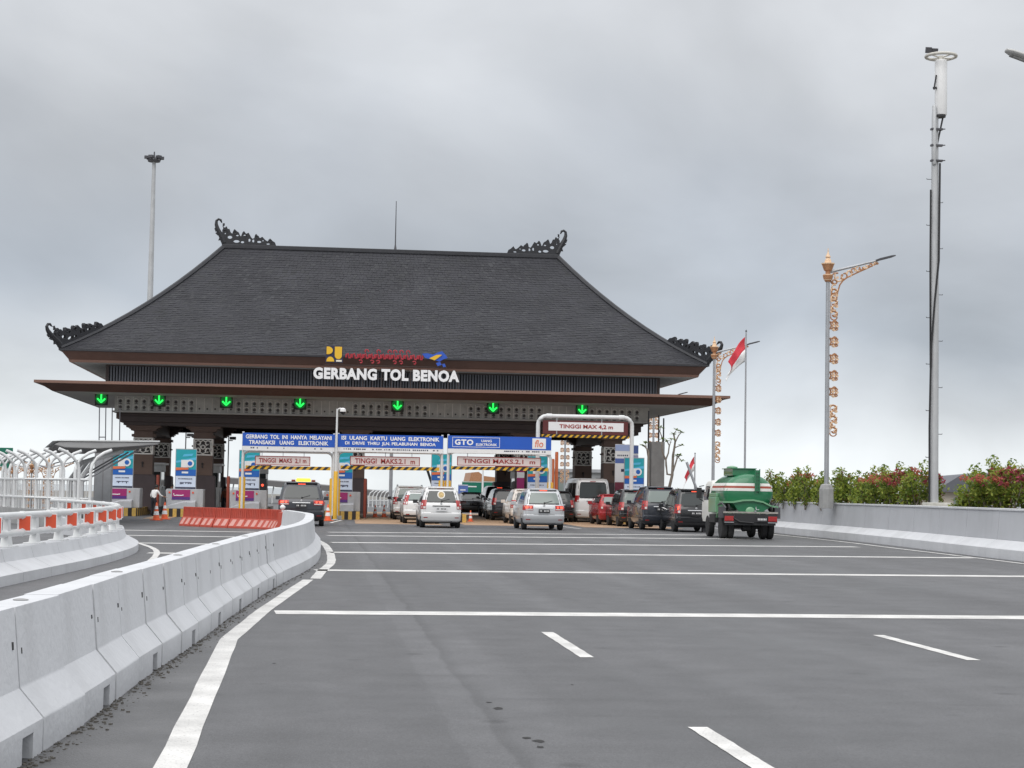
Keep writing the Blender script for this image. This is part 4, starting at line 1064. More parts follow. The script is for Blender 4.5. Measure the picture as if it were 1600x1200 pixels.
# camera mast between the first two frames
t = thing('camera_mast', 'slim white mast with a dome camera between the first two height frames', 'camera mast', (0.86, 88.5, 0))
MB().lathe([(0.16, 0), (0.16, 0.03), (0.07, 0.04), (0.06, 3), (0.045, 5.45)], (0, 0, 0), 10).obj('pole', WHITEP, t, smooth=40)
mb = MB(); mb.tube([(0, 0, 5.40), (0.12, 0, 5.48), (0.28, 0, 5.46)], 0.03, 6); mb.obj('arm', WHITE, t)
mb = MB(); mb.lathe([(0.05, 5.5), (0.14, 5.44), (0.15, 5.32), (0.06, 5.28)], (0.28, 0, 0), 12); mb.obj('camera_housing', WHITE, t, smooth=40)
mb = MB(); mb.lathe([(0.12, 5.30), (0.10, 5.22), (0.04, 5.17)], (0.28, 0, 0), 12); mb.obj('camera_dome', GLASSB, t, smooth=60)
mb = MB(); mb.lathe([(0.10, 0.05), (0.10, 2.35), (0.08, 2.38)], (0, -0.02, 0), 10); mb.obj('post_sleeve', YEL, t, smooth=40)
for px, Y, z0, l in ((290, 93.5, 3.4, 'small dark camera on a short pole above the second poster stand'), (357, 98, 3.6, 'small dark camera on a pole right of the second pillar')):
    p = at(px, 700, Y)
    t = thing('surveillance_camera', l, 'camera', (p.x, Y, 0))
    MB().lathe([(0.03, 0.38), (0.03, 4.3)], (0, 0, 0), 6).obj('pole', STEELD, t)
    mb = MB(); mb.box((0.22, 0, 4.15), (0.34, 0.16, 0.16)); mb.box((0.1, 0, 4.02), (0.25, 0.05, 0.05)); mb.obj('camera_body', BLKP, t, bevel=0.02)

# ================================================================ VEHICLES
def paint(name, col, metal=0.0, rough=0.28):
    return M(name, col, rough, metal, coat=0.6, var=0.05, scale=1.2)
class Car:
    """body as stacked rounded plan outlines (z, rear y, front y, half width, corner radius); rear at y = 0, nose at +y"""
    def __init__(s, slices): s.s = slices
    def P(s, z):
        S = s.s
        if z <= S[0][0]: return S[0]
        for a, b in zip(S, S[1:]):
            if z <= b[0]:
                t = (z - a[0]) / (b[0] - a[0]); return tuple(p + (q - p) * t for p, q in zip(a, b))
        return S[-1]
    def ring(s, z):
        _, yr, yf, w, rc = s.P(z)
        out = []
        for cx, cy, a0 in ((w - rc, yr + rc, -90), (w - rc, yf - rc, 0), (-w + rc, yf - rc, 90), (-w + rc, yr + rc, 180)):
            for k in range(6):
                a = R(a0 + 18 * k); out.append(Vector((cx + rc * math.cos(a), cy + rc * math.sin(a), z)))
        return out
    def rear(s, z, x, e=0.0):
        _, yr, yf, w, rc = s.P(z); ax = min(abs(x), w - 1e-4); y = yr
        if ax > w - rc: y = yr + rc - math.sqrt(max(0, rc * rc - (ax - w + rc) ** 2))
        return Vector((math.copysign(ax, x) if x else 0.0, y - e, z))
    def side(s, z, y, sg, e=0.0):
        _, yr, yf, w, rc = s.P(z); y = min(max(y, yr + 0.001), yf - 0.001); x = w
        for yc, d in ((yr + rc, -1), (yf - rc, 1)):
            q = (y - yc) * d
            if q > 0: x = w - rc + math.sqrt(max(0, rc * rc - q * q))
        return Vector((sg * (x + e), y, z))
    def wrap(s, z, u, e):
        """u in -1..1 goes across the rear and beyond the corners along the sides (|u|>1)"""
        _, yr, yf, w, rc = s.P(z)
        if abs(u) <= 1:
            p = s.rear(z, u * (w - 0.3 * rc), e); return p
        return s.side(z, yr + rc * 0.3 + (abs(u) - 1), 1 if u > 0 else -1, e)
    def body(s): 
        mb = MB(); mb.loft([s.ring(a[0]) for a in s.s]); return mb
def grid(mb, f, us, vs, th=0.0, mi=None):
    n, m = len(us), len(vs)
    V = [f(u, v) for v in vs for u in us]
    F = [(j * n + i, j * n + i + 1, (j + 1) * n + i + 1, (j + 1) * n + i) for j in range(m - 1) for i in range(n - 1)]
    mb.add(V, F, mi)
def lin(a, b, n): return [a + (b - a) * i / (n - 1) for i in range(n)]

def wheel_mesh(r, w, rimmat, dual=False):
    mb = MB()
    mb.lathe([(r * 0.62, -w / 2), (r * 0.93, -w / 2), (r, -w * 0.36), (r, w * 0.36), (r * 0.93, w / 2), (r * 0.62, w / 2)], (0, 0, 0), 20, axis='X', mi=0)
    tm = mb.mesh('tyre', TYRE, smooth=40)
    mb = MB()
    mb.lathe([(r * 0.62, -w * 0.46), (r * 0.60, -w * 0.30), (r * 0.2, -w * 0.34), (0.03, -w * 0.40)], (0, 0, 0), 16, axis='X')
    for k in range(5):
        a = 2 * math.pi * k / 5; mb.box((-w * 0.40, math.cos(a) * r * 0.38, math.sin(a) * r * 0.38), (w * 0.14, 0.055, r * 0.5), mat=Matrix.Rotation(a - math.pi / 2, 3, 'X'))
    rm = mb.mesh('rim', rimmat, smooth=40)
    return tm, rm
WHEELS = {}
def add_wheel(t, x, y, r, w, rimmat, sg):
    k = (round(r, 3), round(w, 3), rimmat.name)
    if k not in WHEELS: WHEELS[k] = wheel_mesh(r, w, rimmat)
    a = link('wheel', WHEELS[k][0], t, (x, y, r)); b = link('rim', WHEELS[k][1], a, (0, 0, 0))
    if sg > 0: a.rotation_euler = (0, 0, math.pi)

def car(label, px, py, col, kind='mpv', L_=4.2, Wd=1.66, H=1.69, lit=False, rz=0.0, Y=None, glass=None, group='vehicles queueing for the toll gate', low=None, plate=PLATE, belt=0.97, lamps='tall', cat='car', name='parked_car', rails=False, garnish=None, sideglass=None, rim=RIM, spare=False, wide_lamp=False):
    g = gp(px, py) if Y is None else at(px, 790, Y)
    t = thing(name, label, cat, (g.x, g.y, 0), rz, group)
    w = Wd / 2
    up = H - belt
    hood = {'mpv': 0.95, 'suv': 1.15, 'sedan': 1.2, 'hatch': 0.85, 'van': 0.12}[kind]
    ws = {'mpv': 0.95, 'suv': 0.75, 'sedan': 0.8, 'hatch': 0.85, 'van': 0.75}[kind]
    rk = {'mpv': 0.34, 'suv': 0.26, 'sedan': 1.0, 'hatch': 0.50, 'van': 0.16}[kind]
    tk = {'sedan': 0.85}.get(kind, 0.0)      # boot length
    tum = {'van': 0.11, 'suv': 0.15}.get(kind, 0.17)
    b0 = belt + 0.06
    S = [(0.24, 0.12, L_ - 0.2, w - 0.10, 0.16), (0.31, 0.03, L_ - 0.04, w - 0.03, 0.2), (0.50, -0.035, L_, w, 0.22), (0.60, -0.03, L_, w, 0.22),
         (0.64, 0.03, L_ - 0.01, w, 0.22), (belt - 0.12, 0.02, L_ - 0.12, w, 0.22), (belt, 0.05, L_ - 0.25, w - 0.012, 0.22),
         (b0, 0.08 + tk, L_ - hood, w - 0.04, 0.20), (belt + up * 0.45, 0.08 + tk + rk * 0.42, L_ - hood - ws * 0.5, w - tum * 0.55, 0.20),
         (belt + up * 0.80, 0.08 + tk + rk * 0.85, L_ - hood - ws * 0.92, w - tum, 0.22), (belt + up * 0.93, 0.08 + tk + rk * 1.15, L_ - hood - ws * 1.15, w - tum - 0.05, 0.24), (H, 0.08 + tk + rk * 1.15 + 0.4, L_ - hood - ws * 1.2 - 0.4, w - tum - 0.2, 0.2)]
    c = Car(S)
    c.body().obj('body', col, t, smooth=38)
    zg0, zg1 = belt + 0.10, belt + up * 0.80
    gl = glass or CLEARB
    # rear window with dark frit border
    wr = c.P((zg0 + zg1) / 2)[3]
    mb = MB(); grid(mb, lambda u, v: c.rear(v, u * (c.P(v)[3] - 0.10), 0.006), lin(-1, 1, 13), lin(zg0 - 0.03, zg1 + 0.02, 4)); rw_ = mb.obj('rear_window', GLASSB, t, smooth=60, recalc=False)
    mb = MB(); grid(mb, lambda u, v: c.rear(v, u * (c.P(v)[3] - 0.17), 0.011), lin(-1, 1, 11), lin(zg0 + 0.02, zg1 - 0.04, 4)); mb.obj('pane', gl, rw_, smooth=60, recalc=False)
    mb = MB(); q = c.rear(zg0 + 0.03, 0.02, 0.02); q2 = c.rear(zg0 + 0.12, 0.34, 0.02); mb.tube([q, q2], 0.012, 4); mb.box(q, (0.06, 0.04, 0.06)); mb.obj('wiper', BLKP, t)
    # side windows
    yr, yf = c.P(belt + up * 0.45)[1:3]
    for sg in (-1, 1):
        cuts = [(yr + 0.22, yr + 0.22 + (yf - yr) * 0.27), (yr + 0.30 + (yf - yr) * 0.27, yr + 0.26 + (yf - yr) * 0.60), (yr + 0.34 + (yf - yr) * 0.60, yf - 0.30)]
        for a, b in cuts:
            mb = MB(); grid(mb, lambda u, v: c.side(v, u - (0.10 if b > yf - 0.4 and u > b - 0.01 else 0) * (v - zg0) / (zg1 - zg0) * 4, sg, 0.006), lin(a, b, 7), lin(zg0 - 0.02, zg1 - 0.03, 4)); mb.obj('side_window', sideglass or GLASSB, t, smooth=60, recalc=False)
        # mirrors, arches, wheels
        m = c.side(belt + 0.06, L_ - hood - 0.28, sg); mb = MB(); mb.box((m.x + sg * 0.13, m.y, m.z + 0.03), (0.20, 0.09, 0.15)); mb.box((m.x + sg * 0.03, m.y, m.z - 0.02), (0.1, 0.05, 0.05)); mb.obj('mirror', col if col.name != 'car white' else BLKP, t, bevel=0.02)
        r = 0.315 if kind != 'suv' else 0.35
        for y in (0.72, L_ - 0.80):
            mb = MB(); n = 14
            poly = [(y + (r + 0.06) * math.cos(math.pi * i / n), max(0.25, r + (r + 0.06) * math.sin(math.pi * i / n))) for i in range(n + 1)]
            cen = c.side(0.3, y, sg, 0.004)
            V = [c.side(z, yy, sg, 0.005) for yy, z in poly]; V.append(c.side(0.26, y, sg, 0.005))
            mb.add(V, [(i, i + 1, n + 1) for i in range(n)]); mb.obj('wheel_arch', BLKP, t, recalc=False)
            add_wheel(t, sg * (w - 0.105), y, r, 0.20, rim, sg)
        # tail lamps
        z0, z1 = {'tall': (belt - 0.20, belt + 0.17), 'low': (belt - 0.17, belt + 0.03), 'van': (belt - 0.12, belt + 0.22), 'pillar': (belt - 0.1, belt + up * 0.6)}[lamps]
        u0 = {'tall': 0.83, 'low': 0.58, 'van': 0.86, 'pillar': 0.86}[lamps]
        mb = MB(); grid(mb, lambda u, v: c.wrap(v, sg * u, 0.014), [u0, (u0 + 1) / 2, 0.96, 1.0, 1.10, 1.20], lin(z0, z1, 4)); tl = mb.obj('tail_light', TAILR, t, smooth=50, recalc=False)
        mb = MB(); grid(mb, lambda u, v: c.wrap(v, sg * u, 0.020), [u0 + 0.02, (u0 + 1) / 2, 0.97], lin(z0 + 0.02, z0 + (z1 - z0) * 0.30, 2)); mb.obj('lens', TAILW, tl, recalc=False)
        if lit:
            mb = MB(); grid(mb, lambda u, v: c.wrap(v, sg * u, 0.022), [u0 + 0.10, 0.95, 1.0], lin(z0 + (z1 - z0) * 0.42, z0 + (z1 - z0) * 0.8, 3)); mb.obj('brake_lamp', BRAKE, tl, recalc=False)
        mb = MB(); grid(mb, lambda u, v: c.wrap(v, sg * u, 0.012), [0.74, 0.86, 0.96], [0.405, 0.44]); mb.obj('reflector', TAILR, t, recalc=False)
        mb = MB(); q = c.side(belt - 0.09, L_ * 0.40, sg, 0.02); mb.box(q, (0.03, 0.16, 0.03)); q = c.side(belt - 0.09, L_ * 0.62, sg, 0.02); mb.box(q, (0.03, 0.16, 0.03)); mb.obj('door_handles', col, t)
    mb = MB(); grid(mb, lambda u, v: c.wrap(v, u, 0.016), [-1.22, -1.1, -1.0, -0.9, -0.5, 0, 0.5, 0.9, 1.0, 1.1, 1.22], [0.305, 0.33, 0.40]); mb.obj('lower_bumper', low or BLKP, t, smooth=40, recalc=False)
    mb = MB(); grid(mb, lambda u, v: c.wrap(v, u, 0.004), [-0.95, -0.5, 0, 0.5, 0.95], [0.622, 0.634]); mb.obj('seam', BLKP, t, recalc=False)
    q = c.rear(belt - 0.20, 0, 0.03)
    mb = MB(); mb.box(q, (0.46, 0.02, 0.15)); pl = mb.obj('licence_plate', plate, t, bevel=0.006)
    mb = MB(); xx = -0.17
    for k in range(7):
        if k != 2: mb.box((q.x + xx, q.y - 0.0125, q.z + 0.01), (0.03, 0.004, 0.06))
        xx += 0.057
    mb.obj('plate_marks', PLATEW if plate is PLATE else PLATE, pl)
    mb = MB(); grid(mb, lambda u, v: c.rear(v, u, 0.03), lin(-0.36, 0.36, 3), [belt - 0.09, belt - 0.055]); mb.obj('tailgate_garnish', garnish or (CHROME if lamps != 'van' else BLKP), t, recalc=False)
    mb = MB(); q = c.rear(belt + 0.02, 0, 0.012); mb.lathe([(0.05, 0), (0.045, -0.012)], q, 10, axis='Y'); mb.obj('tailgate_badge', CHROME, t)
    q = c.rear(zg1 + 0.055, 0, 0.015); mb = MB(); mb.box(q, (0.30, 0.02, 0.03)); mb.obj('high_brake_lamp', BRAKE if lit else TAILR, t)
    mb = MB(); q = c.P(H - 0.05); mb.box((0, c.rear(H - 0.07, 0).y + 0.02, H - 0.055), (2 * (w - tum - 0.12), 0.20, 0.035)); mb.obj('roof_spoiler', col, t, bevel=0.012)
    mb = MB(); mb.tube([(0.42, 0.10, 0.27), (0.42, -0.02, 0.26)], 0.03, 8); mb.obj('exhaust', STEELD, t)
    mb = MB(); mb.box((0, L_ / 2, 0.25), (Wd - 0.45, L_ - 0.6, 0.10)); mb.box((0, 0.55, 0.27), (1.2, 0.10, 0.10)); mb.obj('underbody', BLKP, t)
    if rails:
        for sg in (-1, 1):
            mb = MB(); a = w - tum - 0.10; mb.tube([(sg * a, 0.75, H - 0.04), (sg * a, 0.95, H + 0.04), (sg * a, L_ - hood - ws - 0.6, H + 0.04), (sg * a, L_ - hood - ws - 0.4, H - 0.04)], 0.02, 6); mb.obj('roof_rail', STEEL, t)
    if spare:
        q = c.rear(belt, 0.0, 0.10); mb = MB(); mb.lathe([(0.30, 0.1), (0.33, 0.02), (0.33, -0.08), (0.28, -0.12)], q, 18, axis='Y'); mb.obj('spare_wheel', col, t, smooth=40)
    t['_c'] = 1
    return t, c
WHC = paint('car white', (0.76, 0.76, 0.755), rough=0.3)
SIL = paint('car silver', (0.56, 0.575, 0.59), metal=0.35, rough=0.32)
BLKC = paint('car black', (0.014, 0.015, 0.018), rough=0.2)
GRYC = paint('car graphite', (0.045, 0.048, 0.058), metal=0.3, rough=0.25)
NVY = paint('car dark blue grey', (0.030, 0.034, 0.046), metal=0.2, rough=0.25)
REDC = paint('car red', (0.34, 0.018, 0.025), rough=0.25)
GRC = paint('car grey', (0.30, 0.31, 0.33), metal=0.4, rough=0.3)
CRM = paint('car cream', (0.66, 0.60, 0.54), rough=0.3)

tx, cc = car('black minivan taxi with lit yellow roof sign and brake lights', 470, 822, GRYC, 'mpv', 4.7, 1.86, 1.80, lit=True, lamps='low', belt=1.02, name='taxi')
mb = MB(); mb.box((0.05, 1.5, 1.875), (0.62, 0.22, 0.13), taper=(0.92, 0.6)); mb.obj('roof_sign', TAXIY, tx, bevel=0.03)
mb = MB()
for s in (-0.36, 0.46): mb.box((s, 1.5, 1.84), (0.16, 0.2, 0.08))
mb.obj('roof_sign_base', RUST, tx, bevel=0.02)
tw, cc = car('white minivan with a round sticker on its rear window', 689, 825, WHC, 'mpv', 4.15, 1.66, 1.70, low=WHC, plate=PLATEW, garnish=BLKP)
def sticker(r, e): mb = MB(); mb.add([cc.rear(1.36 + r * math.sin(a), r * math.cos(a), e) for a in [2 * math.pi * k / 22 for k in range(22)]], [tuple(range(22))]); return mb
st = sticker(0.16, 0.017).obj('sticker', CREAM, tw, recalc=False)
sticker(0.118, 0.022).obj('sticker_face', M('sticker gold', (0.50, 0.36, 0.15), 0.5, var=0.4, scale=14), st, recalc=False)
car('white hatchback with tall red lamps, left of the stickered white minivan', 659, 818.5, WHC, 'hatch', 4.0, 1.69, 1.52, lamps='pillar', glass=GLASSL)
car('white family car furthest forward in the white queue', 641, 812.5, WHC, 'suv', 4.3, 1.75, 1.74, belt=1.0, rails=True, glass=GLASSL)
car('grey saloon half hidden between the white minivan and the dark minivan', 740, 806.5, GRC, 'sedan', 4.4, 1.72, 1.45, belt=0.92, lamps='low', glass=GLASSL)
car('tall black minivan with lit brake lights under the third height frame', 781, 809, BLKC, 'mpv', 4.6, 1.82, 1.84, lit=True, belt=1.05, lamps='low')
car('dark graphite sports utility car behind the cream car', 795, 813.5, GRYC, 'suv', 4.5, 1.80, 1.68, belt=1.02, lamps='tall', glass=GLASSB)
car('cream car with one lit lamp, half hidden by the silver minivan', 826, 819.5, CRM, 'mpv', 4.2, 1.68, 1.68, lit=True)
car('silver minivan with red wedge lamps and a dark number plate', 850, 828.5, SIL, 'mpv', 4.2, 1.70, 1.70, lit=True, lamps='low', low=SIL, glass=GLASSL, garnish=WHC)
car('black car squeezed between the silver minivan and the white van', 872, 816, BLKC, 'suv', 4.4, 1.74, 1.62, lamps='tall')
hv, cc = car('tall white passenger van with a wide dark rear window', 927, 808.5, WHC, 'van', 5.3, 1.90, 2.30, lit=False, belt=1.18, lamps='van', low=WHC, cat='van', name='passenger_van', Y=92.5)
car('small red hatchback between the white van and the black cars', 963, 815.5, REDC, 'hatch', 3.65, 1.66, 1.50, lamps='tall', low=REDC, glass=GLASSL, Y=86.2)
car('black sports utility car ahead of the dark boxy minivan', 996, 823.5, BLKC, 'suv', 4.3, 1.70, 1.74, lamps='tall', glass=GLASSL)
car('dark blue-grey boxy minivan with a pale rear window', 1034, 828.5, NVY, 'mpv', 4.2, 1.66, 1.88, belt=1.08, lamps='tall', glass=GLASSL, rim=RIMD)
car('black sports utility car with a lit lamp, half hidden by the green tank lorry', 1088, 832, BLKC, 'suv', 4.2, 1.72, 1.78, lit=True, lamps='tall', rim=RIM)

# ---------------------------------------------------------------- tank lorry
g = gp(1173, 843)
tl = thing('tank_lorry', 'small green tank lorry with white cab and red and white stripes', 'tank lorry', (g.x, g.y, 0), R(-2.2))
TG = paint('tank green', (0.006, 0.155, 0.060), rough=0.42); TGL = paint('faded green', (0.16, 0.36, 0.20), rough=0.45); STW = M('stripe white', (0.74, 0.74, 0.70), 0.45, var=0.08, scale=2); STR = M('stripe red', (0.36, 0.07, 0.04), 0.45, var=0.12, scale=2)
mb = MB()
for s in (-0.38, 0.38): mb.b2((s - 0.05, 0.15, 0.62), (s + 0.05, 5.0, 0.80))
for y in (0.2, 1.2, 2.4, 3.6): mb.b2((-0.36, y, 0.66), (0.36, y + 0.08, 0.76))
mb.obj('chassis', BLKP, tl)
# tank: an elliptic barrel with domed ends
TZ, TA, TB = 1.63, 0.90, 0.70
rings = []
for y, k in ((0.22, 0.02), (0.24, 0.45), (0.29, 0.72), (0.38, 0.90), (0.50, 0.985), (0.60, 1.0), (2.95, 1.0), (3.05, 0.985), (3.14, 0.9), (3.2, 0.6), (3.22, 0.02)):
    rings.append([Vector((TA * k * math.cos(2 * math.pi * j / 32), y, TZ + TB * k * math.sin(2 * math.pi * j / 32))) for j in range(32)])
mb = MB(); mb.loft(rings); tk = mb.obj('tank', TG, tl, smooth=50)
def tank_pt(z, y, sg, e):
    b = (z - TZ) / TB; return Vector((sg * (TA * math.sqrt(max(0, 1 - b * b)) + e), y, z))
def tank_rear(z, x, e):
    k = math.sqrt((x / TA) ** 2 + ((z - TZ) / TB) ** 2)
    prof = [(0.0, 0.22), (0.45, 0.24), (0.72, 0.29), (0.90, 0.38), (0.985, 0.50), (1.0, 0.60)]
    return Vector((x, interp(prof, min(k, 1)) - e, z))
for z0, z1, mt, nm in ((1.71, 1.81, STW, 'stripe'), (1.81, 1.89, STR, 'stripe'), (1.89, 1.99, STW, 'stripe')):
    mb = MB()
    for sg in (-1, 1): grid(mb, lambda u, v: tank_pt(v, u, sg, 0.006), lin(0.6, 2.9, 6), lin(z0, z1, 3))
    grid(mb, lambda u, v: tank_rear(v, u * TA * math.sqrt(1 - ((v - TZ) / TB) ** 2) * 0.999, 0.008), [math.sin(math.pi / 2 * i / 12) for i in range(-12, 13)], lin(z0, z1, 4))
    mb.obj(nm, mt, tk, recalc=False, smooth=60)
mb = MB(); mb.b2((-0.52, 0.75, 2.26), (0.28, 2.5, 2.50)); mb.b2((-0.58, 0.70, 2.50), (0.34, 2.55, 2.53)); mb.obj('manhole_box', TG, tk, bevel=0.01)
mb = MB(); mb.lathe([(0.20, 2.52), (0.20, 2.58), (0.05, 2.62)], (-0.38, 1.6, 0), 12); mb.obj('hatch', TGL, tk)
mb = MB()
for s in (0.18, 0.34): mb.b2((s - 0.015, 0.16, 1.66), (s + 0.015, 0.20, 2.50))
for k in range(6): mb.b2((0.18, 0.165, 1.72 + 0.13 * k), (0.34, 0.195, 1.745 + 0.13 * k))
mb.b2((0.17, 0.2, 1.68), (0.35, 0.35, 2.46)); mb.obj('ladder', TG, tk)
mb = MB()
pts = [(-0.98, 0.14, 1.34), (-0.6, 0.14, 1.34), (-0.25, 0.14, 1.41), (0.1, 0.14, 1.42), (0.45, 0.14, 1.36), (0.75, 0.14, 1.22), (1.0, 0.14, 1.18)]
mb.prism([(p[0], p[2]) for p in pts] + [(p[0], p[2] - 0.06) for p in reversed(pts)], lambda a, z: Vector((a, 0.10, z)), lambda a, z: Vector((a, 0.9, z))); mb.obj('saddle_plate', TGL, tl)
mb = MB(); mb.prism([(-0.62, 1.30), (-0.4, 0.98), (-0.15, 0.82), (0.2, 0.82), (0.5, 1.0), (0.75, 1.16), (0.3, 1.34), (-0.2, 1.36)], lambda a, z: Vector((a, 0.20, z)), lambda a, z: Vector((a, 2.9, z))); mb.obj('cradle', TG, tl)
mb = MB(); mb.lathe([(0.17, -0.02), (0.17, -0.10), (0.14, -0.12), (0.05, -0.13)], (0.0, 0.22, 0.98), 16, axis='Y'); mb.obj('outlet_cover', TGL, tl, smooth=40)
mb = MB(); mb.b2((-0.98, 0.02, 0.92), (0.98, 0.10, 0.98)); mb.obj('tail_rail', M('rail worn', (0.36, 0.34, 0.31), 0.6, var=0.3, scale=6), tl)
mb = MB(); mb.b2((-0.95, 0.02, 0.60), (0.95, 0.14, 0.90)); mb.b2((-0.9, 0.04, 0.50), (0.9, 0.10, 0.60)); mb.obj('rear_bumper', BLKP, tl, bevel=0.01)
for s in (-1, 1):
    mb = MB(); mb.b2((s * 0.78 - 0.16, -0.02, 0.64), (s * 0.78 + 0.16, 0.02, 0.82)); lm = mb.obj('tail_light', TAILR, tl, bevel=0.015)
    mb = MB(); mb.b2((s * 0.78 - 0.06, -0.03, 0.67), (s * 0.78 + 0.08, -0.02, 0.79)); mb.obj('brake_lamp', TAILR, lm)
    mb = MB(); mb.b2((s * 0.78 - 0.17, -0.02, 0.585), (s * 0.78 + 0.17, 0.03, 0.615)); mb.obj('lamp_guard', STEEL, tl)
    mb = MB(); mb.b2((s * 0.98 - 0.10, 0.1, 0.75), (s * 0.98 + 0.10, 0.5, 1.15)); mb.tube([(s * 0.88, 0.1, 1.1), (s * 1.0, 0.2, 1.28), (s * 1.02, 0.8, 1.2)], 0.04, 6); mb.obj('hose_rack', STEELD, tl, bevel=0.02)
    mb = MB(); mb.prism([(0.25, 0.74), (0.35, 0.90), (0.85, 1.0), (1.35, 0.90), (1.45, 0.74), (1.40, 0.74), (1.3, 0.86), (0.85, 0.95), (0.4, 0.86), (0.3, 0.74)], lambda a, z: Vector((s * 0.60, a, z)), lambda a, z: Vector((s * 0.99, a, z))); mb.obj('mudguard', TGL, tl)
    for x in (0.60, 0.84): add_wheel(tl, s * x, 0.85, 0.42, 0.21, RIMD, s)
    add_wheel(tl, s * 0.78, 3.75, 0.40, 0.22, RIMD, s)
    mb = MB(); mb.b2((s * 0.82 - 0.16, 1.75, 0.55), (s * 0.82 + 0.14, 2.85, 0.85)); mb.obj('side_box', TGL if s > 0 else BLKP, tl, bevel=0.02)
mb = MB()
for s in (-1, 1):
    mb = MB(); mb.tube([(s * (0.80 + 0.05 * math.cos(a * 2)), 0.20 + 0.009 * j + 0.19 * math.sin(a), 1.12 + 0.17 * math.cos(a)) for j, a in [(j, 2 * math.pi * j / 12) for j in range(37)]], 0.030, 5); mb.obj('hose', BLKP, tl, smooth=60)
mb = MB(); mb.tube([(-0.55, 0.05, 0.95), (-0.62, 0.0, 0.75), (-0.4, -0.02, 0.62), (0.1, 0.0, 0.58)], 0.03, 6); mb.obj('hose', BLKP, tl, smooth=60)
mb = MB(); mb.b2((0.20, -0.03, 0.62), (0.58, -0.005, 0.80)); pl = mb.obj('licence_plate', PLATE, tl)
mb = MB()
for k in range(6): mb.b2((0.24 + 0.055 * k, -0.036, 0.68), (0.275 + 0.055 * k, -0.031, 0.75))
mb.obj('plate_marks', PLATEW, pl)
mb = MB(); mb.lathe([(0.035, 0.0), (0.035, -0.12)], (0.16, 0.1, 1.0), 8, axis='Y'); mb.tube([(0.2, 0.12, 1.15), (0.2, 0.06, 1.05), (0.3, 0.06, 1.05)], 0.018, 5); mb.obj('valve', STEEL, tl)
mb = MB(); mb.b2((-1.0, 1.5, 0.92), (-0.70, 2.95, 1.48)); mb.b2((-0.98, 1.52, 1.48), (-0.74, 2.93, 1.62)); mb.obj('side_locker', TGL, tl, bevel=0.03)
cabS = [(0.55, 3.3, 5.05, 0.84, 0.1), (0.75, 3.28, 5.12, 0.87, 0.12), (1.25, 3.28, 5.10, 0.87, 0.12), (1.30, 3.29, 5.06, 0.865, 0.12), (1.95, 3.34, 4.72, 0.80, 0.14), (2.06, 3.42, 4.60, 0.74, 0.16), (2.10, 3.6, 4.4, 0.6, 0.16)]
cb = Car(cabS); cab = cb.body().obj('cab', STW, tl, smooth=38)
mb = MB(); grid(mb, lambda u, v: cb.rear(v, u, 0.006), lin(-0.6, 0.6, 5), lin(1.42, 1.86, 3)); mb.obj('cab_window', GLASSB, cab, recalc=False)
for s in (-1, 1):
    mb = MB(); grid(mb, lambda u, v: cb.side(v, u, s, 0.006), lin(3.62, 4.72, 5), lin(1.36, 1.88, 3)); mb.obj('cab_window', GLASSB, cab, recalc=False)
    mb = MB(); mb.b2((s * 1.05 - 0.10, 4.62, 1.42), (s * 1.05 + 0.10, 4.68, 1.82)); mb.tube([(s * 0.85, 4.7, 1.9), (s * 1.05, 4.66, 1.86)], 0.02, 5); mb.tube([(s * 0.85, 4.7, 1.3), (s * 1.05, 4.66, 1.4)], 0.02, 5); mb.obj('mirror', BLKP, cab, bevel=0.03)
mb = MB(); mb.b2((-0.16, 2.2, 0.36), (0.16, 2.6, 0.60)); mb.obj('gearbox', BLKP, tl)
mb = MB(); mb.tube([(-0.6, 0.85, 0.42), (-0.2, 0.85, 0.42), (-0.14, 0.85, 0.42), (0.14, 0.85, 0.42), (0.2, 0.85, 0.42), (0.6, 0.85, 0.42)], [0.07, 0.07, 0.16, 0.16, 0.07, 0.07], 10); mb.obj('axle', BLKP, tl)

